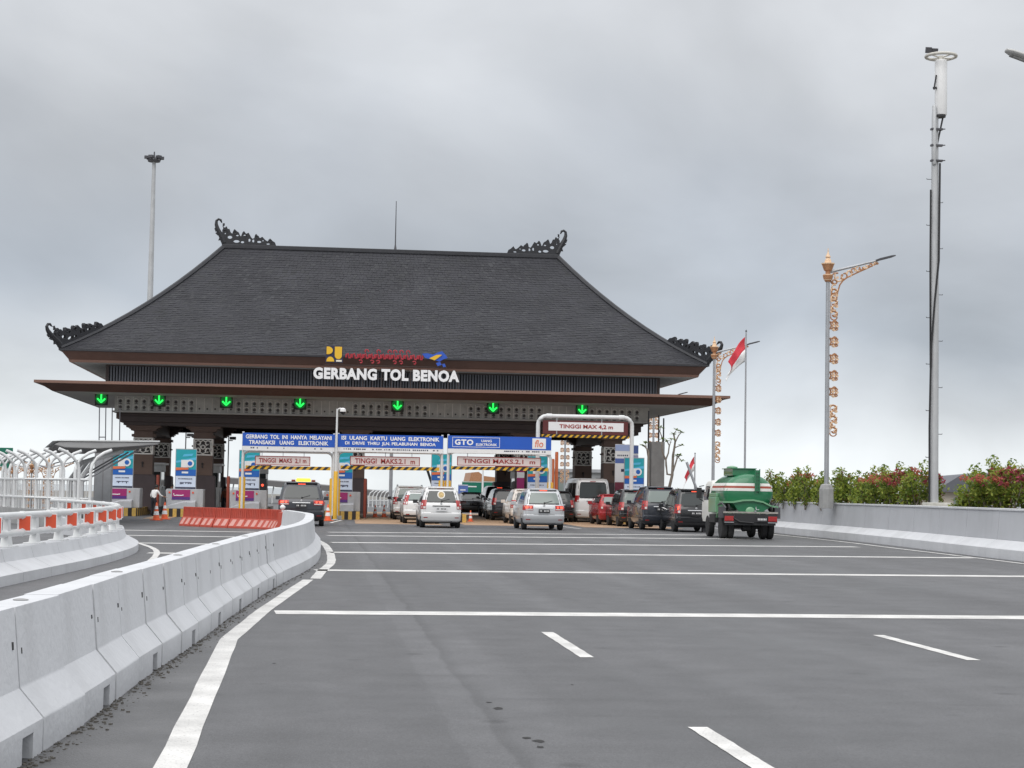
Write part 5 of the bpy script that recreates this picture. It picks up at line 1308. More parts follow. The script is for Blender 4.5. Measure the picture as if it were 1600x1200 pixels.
# ================================================================ PEOPLE
def person(label, loc, h, shirt, trousers, pose, rz=0.0):
    """one continuous skinned figure; joints in metres for a 1.7 m adult, scaled to h"""
    t = thing('person', label, 'person', loc, rz, None)
    J = {'hip': (0, 0, 0.93), 'belly': (0, 0.0, 1.10), 'chest': (0, 0.01, 1.30), 'neck': (0, 0.02, 1.44), 'head0': (0, 0.04, 1.53), 'head1': (0, 0.05, 1.64),
         'hl': (-0.10, 0, 0.88), 'hr': (0.10, 0, 0.88), 'kl': (-0.11, 0.03, 0.48), 'kr': (0.11, 0.03, 0.48), 'al': (-0.11, -0.02, 0.08), 'ar': (0.11, -0.02, 0.08), 'tl': (-0.13, 0.15, 0.04), 'tr': (0.13, 0.15, 0.04),
         'sl': (-0.18, 0.0, 1.38), 'sr': (0.18, 0.0, 1.38), 'el': (-0.25, -0.02, 1.11), 'er': (0.25, -0.02, 1.11), 'wl': (-0.25, 0.08, 0.88), 'wr': (0.25, 0.08, 0.88), 'fl': (-0.24, 0.11, 0.79), 'fr': (0.24, 0.11, 0.79)}
    J.update(pose)
    E_ = [('hip', 'belly'), ('belly', 'chest'), ('chest', 'neck'), ('neck', 'head0'), ('head0', 'head1'), ('hip', 'hl'), ('hip', 'hr'), ('hl', 'kl'), ('hr', 'kr'), ('kl', 'al'), ('kr', 'ar'), ('al', 'tl'), ('ar', 'tr'),
          ('chest', 'sl'), ('chest', 'sr'), ('sl', 'el'), ('sr', 'er'), ('el', 'wl'), ('er', 'wr'), ('wl', 'fl'), ('wr', 'fr')]
    rad = {'hip': 0.14, 'belly': 0.135, 'chest': 0.16, 'neck': 0.058, 'head0': 0.085, 'head1': 0.09, 'hl': 0.095, 'hr': 0.095, 'kl': 0.065, 'kr': 0.065, 'al': 0.045, 'ar': 0.045, 'tl': 0.035, 'tr': 0.035,
           'sl': 0.07, 'sr': 0.07, 'el': 0.048, 'er': 0.048, 'wl': 0.032, 'wr': 0.032, 'fl': 0.034, 'fr': 0.034}
    names = list(J); ix = {n: i for i, n in enumerate(names)}
    me = bpy.data.meshes.new('body')
    me.from_pydata([J[n] for n in names], [(ix[a], ix[b]) for a, b in E_], [])
    o = bpy.data.objects.new('body', me); COL.objects.link(o)
    md = o.modifiers.new('skin', 'SKIN'); md.use_smooth_shade = True
    for n in names:
        v = me.skin_vertices[0].data[ix[n]]; v.radius = (rad[n], rad[n] * (0.72 if n in ('chest', 'belly', 'hip') else 1.0)); v.use_root = n == 'hip'
    sb = o.modifiers.new('sub', 'SUBSURF'); sb.levels = sb.render_levels = 1
    dg = bpy.context.evaluated_depsgraph_get()
    m2 = bpy.data.meshes.new_from_object(o.evaluated_get(dg))
    bpy.data.objects.remove(o)
    m2.materials.clear()
    for mt in (SKIN, shirt, trousers, BLKP): m2.materials.append(mt)
    for p in m2.polygons:
        c = p.center
        dmin = min(names, key=lambda n: (Vector(J[n]) - c).length / (rad[n] + 0.06))
        p.material_index = 3 if dmin in ('tl', 'tr', 'al', 'ar') and c.z < 0.11 else 2 if dmin in ('kl', 'kr', 'al', 'ar', 'hl', 'hr', 'hip') else 1 if dmin in ('belly', 'chest', 'sl', 'sr', 'el', 'er') else 0
        p.use_smooth = True
    b = link('body', m2, t); 
    hd = Vector(J['head1'])
    mb = MB(); rings = []
    for k, (r, z) in enumerate(((0.098, -0.05), (0.108, 0.0), (0.104, 0.05), (0.075, 0.10), (0.02, 0.125))):
        rings.append([hd + Vector((r * 0.88 * math.cos(a), r * math.sin(a) - 0.02, z)) for a in [2 * math.pi * j / 12 for j in range(12)]])
    mb.loft(rings); mb.obj('hair', HAIR, t, smooth=70)
    mb = MB()
    f = hd + Vector((0, 0.085, -0.04)); mb.box(f, (0.025, 0.05, 0.045)); mb.box(f + Vector((0, -0.005, -0.055)), (0.05, 0.02, 0.012)); mb.obj('nose_and_mouth', SKIN, t, bevel=0.005)
    mb = MB()
    for s in (-1, 1): mb.box(hd + Vector((s * 0.035, 0.085, -0.005)), (0.022, 0.012, 0.012))
    mb.obj('eyes', HAIR, t)
    mb = MB()
    for s, w in ((-1, 'l'), (1, 'r')):
        wv, fv = Vector(J['w' + w]), Vector(J['f' + w]); d = (fv - wv).normalized(); sd = d.cross(Vector((0, 0, 1)));
        if sd.length < 0.1: sd = Vector((0, 1, 0))
        sd.normalize()
        for k, ln in enumerate((0.065, 0.075, 0.07, 0.055)):
            p0 = fv + sd * (k - 1.5) * 0.019; mb.tube([p0 - d * 0.02, p0 + d * ln * 0.6, p0 + d * ln + Vector((0, 0.012, 0))], [0.010, 0.009, 0.007], 5)
        mb.tube([wv + sd * 0.02 + d * 0.02, wv + sd * 0.05 + d * 0.06, wv + sd * 0.05 + d * 0.09], [0.011, 0.010, 0.008], 5)
    mb.obj('fingers', SKIN, t)
    t.scale = (h / 1.74,) * 3
    return t
SHW = M('cloth white', (0.74, 0.74, 0.74), 0.8, var=0.06, scale=6); CLD = M('cloth dark', (0.02, 0.022, 0.03), 0.85, var=0.2, scale=6); CLB = M('cloth brown', (0.19, 0.065, 0.035), 0.8, var=0.2, scale=6); CLM = M('cloth maroon', (0.06, 0.012, 0.015), 0.85)
lean = {'chest': (0, 0.10, 1.27), 'neck': (0, 0.17, 1.40), 'head0': (0, 0.21, 1.48), 'head1': (0, 0.23, 1.58), 'sl': (-0.18, 0.10, 1.34), 'sr': (0.18, 0.10, 1.34), 'er': (0.30, 0.18, 1.12), 'wr': (0.42, 0.36, 1.04), 'fr': (0.47, 0.43, 1.02), 'el': (-0.26, 0.06, 1.08), 'wl': (-0.24, 0.22, 0.92), 'fl': (-0.23, 0.28, 0.84)}
p = gp(239.5, 806.5)
person('person in a white shirt and dark trousers reaching forward beside the cones', (p.x, p.y, 0), 1.62, SHW, CLD, lean, R(-35))
p = gp(259, 805)
person('person in dark clothes standing behind the two traffic cones', (p.x + 0.15, p.y + 1.5, 0), 1.62, CLD, CLD, {}, R(200))
p = gp(351, 803)
person('person in a rust-brown jacket standing behind the red plastic barriers', (p.x, p.y, 0), 1.55, CLB, CLD, {'er': (0.24, 0.08, 1.12), 'wr': (0.20, 0.26, 1.06), 'fr': (0.18, 0.33, 1.05)}, R(20))

# ================================================================ RED PLASTIC BARRIERS AND CONES
def water_barrier():
    mb = MB(); L0 = 0.78
    mb.prism([(-0.26, 0), (0.26, 0), (0.26, 0.06), (0.13, 0.34), (0.10, 0.36), (0.075, 0.74), (-0.075, 0.74), (-0.10, 0.36), (-0.13, 0.34), (-0.26, 0.06)], lambda a, z: Vector((0.006, a, z)), lambda a, z: Vector((L0 - 0.006, a, z)))
    for k in range(7):
        for s in (-1, 1): mb.b2((0.05 + k * 0.1, s * 0.085, 0.40), (0.09 + k * 0.1, s * 0.108, 0.72))
    a = mb.mesh('shell', WATER)
    mb = MB()
    for k in range(2):
        x = 0.05 + k * 0.38
        for s in (-1, 1):
            f = lambda u, z: Vector((u, s * (0.255 - (z - 0.075) * 0.46 + 0.006), z))
            mb.prism([(x, 0.08), (x + 0.22, 0.08), (x + 0.30, 0.32), (x + 0.10, 0.32)], f, lambda u, z: f(u, z) + Vector((0, -s * 0.03, 0)))
    return a, mb.mesh('pale_panel', WATERP)
WB = water_barrier()
wpath = smooth_line([(-5.1, 70.8, 0), (-3.8, 68.9, 0), (-2.4, 67.6, 0), (-1.45, 66.2, 0), (-1.05, 63.8, 0), (-1.05, 61.2, 0), (-1.2, 58.0, 0)], 0.80)
for i, (a, b) in enumerate(zip(wpath, wpath[1:])):
    d = b - a
    lab = 'red ribbed plastic barrier with pale panels, %s from the left end of the row' % ordinal(i)
    t = thing('plastic_barrier', lab, 'plastic barrier', tuple(a), math.atan2(d.y, d.x), 'red plastic barriers in a curved row')
    link('shell', WB[0], t); link('pale_panel', WB[1], t)
p = gp(455, 812, 0.5)
def cone_parts():
    a = MB().b2((-0.19, -0.19, 0), (0.19, 0.19, 0.035)).mesh('base', ORANGE, bevel=0.01)
    b = MB().lathe([(0.145, 0.03), (0.03, 0.74), (0.025, 0.75)], (0, 0, 0), 16).mesh('cone_body', ORANGE, smooth=50)
    c = MB().lathe([(0.118, 0.225), (0.094, 0.38)], (0, 0, 0), 16).mesh('white_band', WHITE, smooth=50)
    d = MB().lathe([(0.079, 0.47), (0.058, 0.60)], (0, 0, 0), 16).mesh('white_band', WHITE, smooth=50)
    return a, b, c, d
CP = cone_parts()
for px, py, l, s in ((244, 813, 'orange traffic cone at the striped island, left of the pair', 1.05), (257, 811.5, 'orange traffic cone at the striped island, right of the pair', 1.05), (512, 814, 'orange traffic cone at the foot of the camera mast', 1.05),
                  (586, 808, 'red and white cone far under the gate, left of the two beside the white queue', 0.9), (600, 808, 'red and white cone far under the gate, right of the two beside the white queue', 0.9), (735, 815, 'cone at the island nose right of the stickered minivan', 0.75)):
    g = gp(px, py); t = thing('traffic_cone', l, 'traffic cone', (g.x, g.y, 0), random.uniform(0, 3), 'orange traffic cones'); t.scale = (s,) * 3
    for m in CP: link(m.name.split('.')[0], m, t)
# ball reflector on the end of the plastic row
g = gp(457, 797, 0.84)
t = thing('marker_post', 'white round marker on a short post at the end of the red barriers', 'marker post', (-1.15, 60.4, 0))
MB().lathe([(0.03, 0), (0.03, 0.82)], (0, 0, 0), 8).obj('post', WHITE, t); MB().lathe([(0.02, 0.80), (0.09, 0.86), (0.09, 0.92), (0.02, 0.98)], (0, 0, 0), 12).obj('marker_ball', WHITE, t, smooth=70)

# ================================================================ LEFT: MOTORCYCLE SHELTER AND CURVED RIB FENCE
fa = smooth_line([(-8.25, 63.5, 0), (-9.3, 65.6, 0), (-10.6, 68.4, 0), (-12.3, 72.5, 0), (-14.3, 78.5, 0), (-16.6, 86.5, 0), (-19.5, 97.0, 0)], 1.6)
def rib_fence(path, sg, label, shift):
    t = thing('wind_fence', label, 'fence', (path[0].x, path[0].y, 0)); t['_w'] = 1
    P = []
    for i, p in enumerate(path):
        q = path[min(i + 1, len(path) - 1)] - path[max(i - 1, 0)]; q.normalize(); n = Vector((q.y, -q.x, 0))
        P.append((p + n * shift, n))
    for p, n in P:
        mb = MB(); pts = [p, p + Vector((0, 0, 1.5)), p + Vector((0, 0, 2.02))]
        for a in (0.3, 0.6, 0.9, 1.15): pts.append(p + n * sg * (1.25 * (1 - math.cos(a))) + Vector((0, 0, 2.02 + 0.80 * math.sin(a))))
        mb.tube(pts, 0.058, 8); mb.obj('rib', WHITEP, t, smooth=60)
    for z in (1.02, 1.70):
        for (a, _), (b, _) in zip(P, P[1:]):
            mb = MB(); mb.tube([a + Vector((0, 0, z)), b + Vector((0, 0, z))], 0.05, 6); mb.obj('rail', WHITEP, t, smooth=60)
    for (a, _), (b, _) in zip(P, P[1:]):
        mb = MB()
        for k in range(1, 4):
            q = a.lerp(b, k / 4); mb.tube([q + Vector((0, 0, 0.6)), q + Vector((0, 0, 1.70))], 0.014, 4)
        mb.obj('bars', WHITEP, t)
    mb = MB(); swept(mb, [p for p, n in P], [(0.14, 0), (0.14, 0.6), (-0.14, 0.6), (-0.14, 0)]); mb.obj('plinth', CONC, t)
rib_fence(fa, -1, 'white rib fence at the left with rib tops curving over to the left', 0.0)
rib_fence(fa, 1, 'white rib fence at the left with rib tops curving over to the right', 0.42)
t = wthing('shelter', 'flat grey shelter roof over the motorcycle ramp beside the first pillar', 'shelter', (-8.5, 78, 0))
mb = MB(); mb.prism([(-10.35, 3.08), (-10.1, 3.20), (-6.30, 3.25), (-6.30, 3.16), (-8.6, 2.95), (-9.9, 2.97)], lambda a, z: Vector((a, 72, z)), lambda a, z: Vector((a - 2.4, 86, z))); mb.obj('roof_slab', M('shelter grey', (0.36, 0.36, 0.36), 0.7, var=0.12, scale=1), t, bevel=0.04)
mb = MB(); mb.prism([(-10.40, 3.215), (-6.25, 3.26), (-6.25, 3.31), (-10.1, 3.265)], lambda a, z: Vector((a, 71.95, z)), lambda a, z: Vector((a - 2.4, 86.1, z))); mb.obj('roof_edge', WHITEP, t)
for y in (73, 79, 85):
    mb = MB(); x = -9.2 - (y - 72) * 0.17; mb.tube([(x, y, 0), (x, y, 1.8), (x + 0.5, y, 2.55), (x + 1.6, y, 2.9)], 0.10, 8); mb.obj('bent_post', WHITEP, t, smooth=60)
    mb = MB(); mb.tube([(x, y, 1.6), (x + 2.2, y, 2.95)], 0.04, 6); mb.obj('brace', STEEL, t)
for px in (155, 165, 175, 187):
    a = at(px, 690, 84); b = at(px + 0.5, 637, 84)
    mb = MB(); mb.tube([(a.x, 84, 3.2), (b.x, 84, b.z)], 0.026, 5); mb.obj('rod', STEELD, t)
a = at(155, 683, 84); b = at(165, 683, 84); mb = MB(); mb.tube([(a.x, 84, a.z), (b.x, 84, b.z)], 0.026, 5); mb.obj('rod_tie', STEELD, t)
a, b = at(152, 705, 88), at(172, 760, 88)
mb = MB(); mb.b2((-0.42, -0.2, 0), (0.42, 0.2, 3.15)); mb.b2((-0.46, -0.24, 3.15), (0.46, 0.24, 3.25)); o = mb.obj('cabinet', M('cabinet grey', (0.30, 0.30, 0.31), 0.6, var=0.1, scale=1.5), bevel=0.02); o.location = ((a.x + b.x) / 2, 88, 0)
tag(o, 'tall grey cabinet left of the first poster stand, under the shelter roof', 'cabinet')
for s in (-1, 1): MB().b2((s * 0.2 - 0.17, -0.215, 0.3), (s * 0.2 + 0.17, -0.201, 2.9)).obj('cabinet_door', STEEL, o)

# ================================================================ ORNAMENT LAMPS, MASTS, FLAGS
def rosette():
    """a three-lobed leaf curl clasped to the pole side"""
    mb = MB()
    mb.tube([(-0.20, 0, -0.22), (-0.15, 0, 0.0), (-0.20, 0, 0.24)], 0.045, 5, mi=0, flat=(0, 1, 0))
    for k, (z, ln) in enumerate(((0.17, 0.30), (0.0, 0.36), (-0.17, 0.28))):
        mb.tube([(-0.17, 0, z), (-0.02, 0, z + 0.03), (ln * 0.42, 0, z + 0.055), (ln * 0.62, 0, z)] + spiral((ln * 0.42, 0, z - 0.02), 0.085, 0.03, 0.2, -4.0, 7), 0.042, 5, mi=k % 2, flat=(0, 1, 0))
        mb.lathe([(0.055, -0.045), (0.055, 0.045)], (-0.04, 0, z - 0.045), 7, axis='Y', mi=1)
    mb.prism([(-0.16, 0.20), (0.02, 0.33), (0.16, 0.27), (0.0, 0.20)], lambda u, z: Vector((u, -0.03, z)), lambda u, z: Vector((u, 0.03, z)), mi=0)
    mb.prism([(-0.16, -0.22), (0.0, -0.23), (0.13, -0.30), (-0.02, -0.33)], lambda u, z: Vector((u, -0.03, z)), lambda u, z: Vector((u, 0.03, z)), mi=1)
    return mb.mesh('medallion', [COPPER, PEACH])
ROS = rosette()

def scroll_strip(n, w, pitch):
    """a vertical run of alternating C-scrolls"""
    mb = MB()
    for k in range(n):
        s = 1 if k % 2 else -1
        mb.tube(spiral((0.0, 0, -pitch * (k + 0.5)), w * 0.5, w * 0.14, math.pi / 2 * (1 - s * 0.4), math.pi / 2 + s * 4.6, 10), 0.046, 5, mi=k % 2, flat=(0, 1, 0))
        mb.lathe([(0.07, -0.03), (0.07, 0.03)], (s * w * 0.3, 0, -pitch * k), 6, axis='Y', mi=1)
        mb.tube([(-s * w * 0.42, 0, -pitch * k), (-s * w * 0.1, 0, -pitch * (k + .45)), (-s * w * 0.36, 0, -pitch * (k + 0.9))], 0.042, 5, mi=(k + 1) % 2, flat=(0, 1, 0))
    mb.tube([(-w * 0.4, 0, 0), (-w * 0.4, 0, -pitch * n)], 0.018, 4, mi=0, flat=(0, 1, 0)); 
    mb.tube(spiral((0, 0, -pitch * n + 0.02), w * 0.42, w * 0.36, math.pi, 2 * math.pi, 8), 0.03, 5, mi=0, flat=(0, 1, 0))
    return mb
SCROLL = scroll_strip(5, 0.36, 0.27).mesh('scroll_panel', [COPPER, PEACH])
def arm_scroll():
    """band of curls under the arm, widening into a knee against the pole"""
    mb = MB()
    arm_z = lambda x: 0.08 + 0.2756 * x
    depth = lambda x: interp([(0.2, 0.75), (0.5, 0.50), (0.8, 0.36), (1.2, 0.28), (1.7, 0.20), (2.2, 0.10)], x)
    for k in range(10):
        x = 0.28 + 0.20 * k; h = depth(x); z = arm_z(x) - 0.06 - h * 0.5
        mb.tube(spiral((x, 0, z), h * 0.5, h * 0.12, 1.2 + k * 1.3, 1.2 + k * 1.3 + 4.6, 9), 0.036, 5, mi=k % 2, flat=(0, 1, 0))
        mb.lathe([(0.055, -0.03), (0.055, 0.03)], (x + 0.10, 0, arm_z(x) - 0.10 - h * 0.25), 6, axis='Y', mi=1 - k % 2)
    mb.tube([(0.34, 0, -1.05), (0.38, 0, -0.75), (0.48, 0, -0.42)] + [(x, 0, arm_z(x) - depth(x) - 0.05) for x in (0.62, 0.8, 1.2, 1.7, 2.2)], 0.034, 5, mi=0, flat=(0, 1, 0))
    for k in range(4):
        mb.tube(spiral((0.22, 0, -0.32 - 0.22 * k), 0.14, 0.04, k, k + 4.8, 9), 0.038, 5, mi=k % 2, flat=(0, 1, 0))
    return mb.mesh('arm_scroll', [COPPER, PEACH])
ARMS = arm_scroll()
FIN = [(0.0, 0), (0.20, 0.0), (0.23, 0.06), (0.20, 0.10), (0.30, 0.14), (0.36, 0.36), (0.30, 0.40), (0.17, 0.44), (0.17, 0.60), (0.28, 0.66), (0.43, 1.02), (0.40, 1.06), (0.24, 1.08), (0.20, 1.28), (0.11, 1.40), (0.17, 1.46), (0.10, 1.58), (0.05, 1.70), (0.02, 1.95)]
FIN = [(r * 0.62, z * 0.66) for r, z in FIN]
def lamp(label, X, Y, z0, sc=1.0, sides=(1,), rz=0.0, far=False, group='ornamental lamp posts', name='street_lamp'):
    t = thing(name, label, 'street lamp', (X, Y, z0), rz, group)
    zt = 8.28
    MB().lathe([(0.095, 0), (0.088, 3), (0.075, zt)], (0, 0, 0), 10).obj('pole', STEEL, t, smooth=40)
    f = MB()
    half = len(FIN) // 2
    f.lathe([(r * 0.92, z) for r, z in FIN[1:9]], (0, 0, zt), 8, mi=0); f.lathe([(r * 0.92, z) for r, z in FIN[8:12]], (0, 0, zt), 8, mi=0); f.lathe([(r * 0.92, z) for r, z in FIN[11:]], (0, 0, zt), 8, mi=1)
    for z, r in ((zt + 0.26, 0.19), (zt + 0.69, 0.26), (zt + 0.08, 0.155), (zt + 0.95, 0.105)): f.lathe([(r, z - 0.02), (r, z + 0.02)], (0, 0, 0), 8, mi=1)
    f.obj('finial', [COPPER, PEACH], t)
    for s in sides:
        r_ = 0 if s > 0 else math.pi
        mb = MB(); mb.tube([(0, 0, zt + 0.36), (1.95, 0, zt + 0.88)], [0.055, 0.04], 8); a = mb.obj('arm', STEEL, t, smooth=40); a.rotation_euler = (0, 0, r_)
        mb = MB(); mb.prism([(1.85, 0.84), (2.0, 0.87), (2.5, 1.01), (2.62, 1.06), (2.6, 1.10), (2.45, 1.08), (2.0, 0.96), (1.85, 0.90)], lambda u, z: Vector((u, -0.13, zt + z)), lambda u, z: Vector((u, 0.13, zt + z))); h = mb.obj('lamp_head', STEELD, t, bevel=0.02); h.rotation_euler = (0, 0, r_)
        o = link('arm_scroll', ARMS, t, (0.05 * s, 0, zt + 0.28)); o.rotation_euler = (0, 0, r_); o.scale = (0.86, 1.0, 0.92)
        o = link('scroll_panel', SCROLL, t, (0.25 * s, 0, zt - 0.30)); o.rotation_euler = (0, 0, r_); o.scale = (0.9, 1, 0.78)
        for z in (6.62, 6.0, 5.36, 4.72, 4.10): o = link('medallion', ROS, t, (0.25 * s, 0, z)); o.rotation_euler = (0, 0, r_); o.scale = (0.72, 1, 0.66)
        o = link('scroll_panel', SCROLL, t, (0.25 * s, 0, 3.57)); o.rotation_euler = (0, 0, r_); o.scale = (0.9, 1, 0.78)
    if z0 > 0.5:
        mb = MB(); mb.lathe([(0.28, -0.3), (0.28, 0.42), (0.22, 0.58), (0.13, 0.62)], (0, 0, 0), 8); mb.obj('pedestal', CONC, t, bevel=0.01)
    t.scale = (sc,) * 3
    return t
lamp('ornamental copper lamp post standing alone behind the right hedge', 19.06, 66.0, 1.42)
lamp('ornamental copper lamp post beside the red and white flag', 20.05, 90.0, 1.0, 0.905)
for px, Y, s, l in ((882, 150, 0.95, 'double-armed ornamental lamp post seen under the gate, left of the white van'), (912, 165, 1.0, 'double-armed ornamental lamp post seen under the gate, above the white van'),
                    (803, 205, 0.95, 'small far double-armed ornamental lamp seen through the gate, left of the silver minivan roof'), (816, 235, 1.0, 'tiny far double-armed ornamental lamp seen through the gate by the silver minivan'),
                    (1020, 135, 1.0, 'ornamental lamp post behind the grey monolith')):
    q = at(px, 760, Y); lamp(l, q.x, Y, 0.0, s, (1, -1), far=True)
rl = [(-15.2, 104, 'nearest'), (-18.0, 116, 'second nearest'), (-21.5, 130, 'third nearest'), (-26.0, 146, 'farthest')]
for X, Y, w in rl: lamp('ornamental lamp post behind the white rib fence, %s of four' % w, X, Y, -3.8, 0.72, (1, -1))
# the lamp whose head reaches into the top right corner
p = at(1571, 77, 30)
t = thing('street_lamp', 'grey street lamp head reaching into the top right corner of the photo', 'street lamp', (p.x + 3.6, 30, 0))
mb = MB(); mb.lathe([(0.10, 0), (0.07, p.z - 0.9)], (0, 0, 0), 10); mb.obj('pole', STEEL, t, smooth=40)
mb = MB(); mb.tube([(0, 0, p.z - 1.0), (-0.8, 0, p.z - 0.62), (-2.9, 0, p.z - 0.26)], 0.05, 8); mb.obj('arm', STEEL, t, smooth=40)
rings = []
for u, w, hgt in ((-3.60, 0.02, 0.01), (-3.585, 0.08, 0.035), (-3.5, 0.125, 0.055), (-3.2, 0.14, 0.07), (-2.9, 0.12, 0.07), (-2.78, 0.07, 0.05)):
    zc = p.z - 0.02 - 0.30 * (u + 3.6)
    rings.append([Vector((u, w * math.cos(a), zc + hgt * math.sin(a))) for a in [2 * math.pi * j / 14 for j in range(14)]])
mb = MB(); mb.loft(rings); hd = mb.obj('lamp_head', M('lamp grey', (0.45, 0.45, 0.44), 0.5), t, smooth=50)
mb = MB(); mb.prism([(-3.5, -0.075), (-3.0, -0.235), (-3.0, -0.245), (-3.5, -0.085)], lambda u, z: Vector((u, -0.10, p.z + z - 0.02)), lambda u, z: Vector((u, 0.10, p.z + z - 0.02))); mb.obj('lens', M('lens dull', (0.20, 0.20, 0.19), 0.3), hd)

# mobile mast at the right with climbing pegs, antenna drum and ring
mx, my, mz = 20.42, 58.0, 1.33
t = thing('antenna_mast', 'tall grey antenna mast with white drum and ring top behind the right wall', 'antenna mast', (mx, my, mz))
Hm = 13.2
mb = MB(); mb.lathe([(0.150, 0), (0.145, Hm * 0.5), (0.115, Hm * 0.93), (0.11, Hm)], (0, 0, 0), 12); mb.obj('pole', MASTG, t, smooth=40)
mb = MB(); mb.b2((-0.45, -0.4, -0.3), (0.45, 0.4, 0.0)); mb.b2((-0.3, -0.3, 0.0), (0.5, 0.3, 0.10)); mb.obj('footing', M('footing pale', (0.55, 0.54, 0.50), 0.8, var=0.15, scale=4), t, bevel=0.03)
mb = MB(); mb.tube([(-0.19, -0.12, 0), (-0.20, -0.12, 2.6), (-0.16, -0.14, 5.2), (-0.05, -0.17, 6.8), (0.10, -0.14, 8.2), (0.14, -0.10, 11.5)], 0.035, 6); mb.obj('cable', BLKP, t, smooth=60)
mb = MB(); mb.tube([(-0.16, -0.08, 4.6), (-0.17, -0.05, 8), (-0.16, -0.05, 10.6)], 0.030, 6); mb.obj('cable', BLKP, t, smooth=60)
mb = MB()
for k in range(13):
    s = 1 if k % 2 else -1; z = 1.6 + 0.78 * k; r0 = 0.12
    mb.tube([(s * r0, 0, z), (s * (r0 + 0.16), 0, z), (s * (r0 + 0.16), 0, z + 0.03)], 0.012, 5)
mb.obj('climbing_pegs', STEELD, t)['kind'] = 'stuff'
mb = MB(); mb.lathe([(0.20, Hm - 0.12), (0.20, Hm - 0.05)], (0.16, 0, 0), 14); mb.tube([(0.05, -0.05, Hm - 1.1), (0.25, -0.05, Hm - 0.15)], 0.03, 6); mb.obj('drum_bracket', BLKP, t)
mb = MB(); mb.lathe([(0.19, Hm - 0.04), (0.205, Hm), (0.205, Hm + 1.78), (0.18, Hm + 1.84)], (0.20, 0, 0), 20); mb.obj('antenna_drum', WHITE, t, smooth=40)
mb = MB(); mb.tube([(0.20 + 0.5 * math.cos(2 * math.pi * k / 24), 0.5 * math.sin(2 * math.pi * k / 24), Hm + 1.97) for k in range(24)], 0.055, 8, closed=True)
for k in range(4):
    a = math.pi / 2 * k + 0.5; mb.tube([(0.20, 0, Hm + 1.92), (0.20 + 0.5 * math.cos(a), 0.5 * math.sin(a), Hm + 1.97)], 0.03, 5)
mb.lathe([(0.1, Hm + 1.82), (0.1, Hm + 1.98)], (0.2, 0, 0), 10); mb.obj('ring', M('ring cream', (0.60, 0.58, 0.53), 0.6, var=0.1, scale=4), t, smooth=50)
for s in (0, 1):
    mb = MB(); mb.box((-0.27 + 0.22 * s, -0.1, Hm + 2.14), (0.20, 0.10, 0.20 - 0.06 * s), mat=Matrix.Rotation(0.3, 3, 'X')); mb.obj('floodlight', STEELD, t, bevel=0.01)
mb = MB(); mb.lathe([(0.06, Hm - 1.75), (0.075, Hm - 1.7), (0.075, Hm + 0.22), (0.05, Hm + 0.26)], (-0.07, -0.12, 0), 10); mb.obj('antenna_tube', MASTG, t, smooth=40)
mb = MB()
for z in (Hm - 0.55, Hm - 1.1, Hm - 1.62): mb.box((0.02, -0.1, z), (0.40, 0.16, 0.06)); mb.tube([(0.1, -0.1, z), (0.32, -0.1, z + 0.02)], 0.02, 5)
mb.obj('antenna_clamps', STEELD, t)
mb = MB(); mb.box((-0.05, -0.1, Hm + 0.86), (0.12, 0.06, 0.06)); mb.tube([(-0.08, -0.1, Hm + 0.8), (0.0, -0.1, Hm + 1.3)], 0.025, 5); mb.obj('small_camera', BLKP, t)
# lighting mast behind the gate at the left
t = thing('lighting_mast', 'distant tall lighting mast rising behind the left roof slope', 'lighting mast', (-14.17, 150, 0))
MB().lathe([(0.32, 0), (0.26, 14), (0.15, 28.4)], (0, 0, 0), 10).obj('pole', MASTG, t, smooth=40)
mb = MB(); mb.lathe([(0.5, 28.35), (0.55, 28.5), (0.1, 28.6)], (0, 0, 0), 12)
mb.obj('head_ring', STEELD, t)
for k in range(6):
    a = k * math.pi / 3 + 0.2; mb = MB(); mb.box((0.62 * math.cos(a), 0.62 * math.sin(a), 28.7), (0.36, 0.36, 0.22), rz=a); mb.tube([(0, 0, 28.5), (0.62 * math.cos(a), 0.62 * math.sin(a), 28.6)], 0.05, 5); mb.obj('floodlight', STEELD, t)
MB().lathe([(0.09, 28.5), (0.05, 29.2)], (0, 0, 0), 6).obj('tip', STEELD, t)
# flags
FR_ = M('flag red', (0.62, 0.045, 0.065), 0.75, var=0.1, scale=3); FW = M('flag white', (0.82, 0.82, 0.82), 0.75, var=0.04, scale=3)
def flag(label, X, Y, zt, fold, sc, pole_h):
    t = thing('flagpole', label, 'flagpole', (X, Y, 0), 0, None)
    MB().lathe([(0.06, 0), (0.05, pole_h * 0.5), (0.035, pole_h)], (0, 0, 0), 8).obj('pole', STEEL, t, smooth=40)
    mb = MB(); mb.lathe([(0.01, pole_h), (0.06, pole_h + 0.04), (0.01, pole_h + 0.12)], (0, 0, 0), 8); mb.obj('finial', STEELD, t)
    n, m = 16, 14
    V = {}
    for mi, nm, v0, v1, mt in ((0, 'red_half', 0.0, 0.5, FR_), (1, 'white_half', 0.5, 1.0, FW)):
        mb = MB()
        def f(u, v):
            # hanging cloth: the fly end droops down past the hoist, with folds
            droop = fold[0] * u + fold[1] * u * u
            x = -(u ** 0.85) * (0.76 - 0.14 * math.sin(v * 5)) * sc
            z = zt - 0.05 - v * 1.15 * sc * (1 - 0.2 * u) - droop * sc
            y = 0.13 * math.sin(u * 8 + v * 2.5) * u ** 0.5 + 0.06 * math.sin(v * 7 + u * 3)
            return Vector((x - 0.05, y, z))
        grid(mb, f, lin(0, 1, n), lin(v0, v1, m // 2)); 
        o = mb.obj(nm, mt, t, smooth=80, recalc=False)
        sd = o.modifiers.new('thickness', 'SOLIDIFY'); sd.thickness = 0.008
    return t
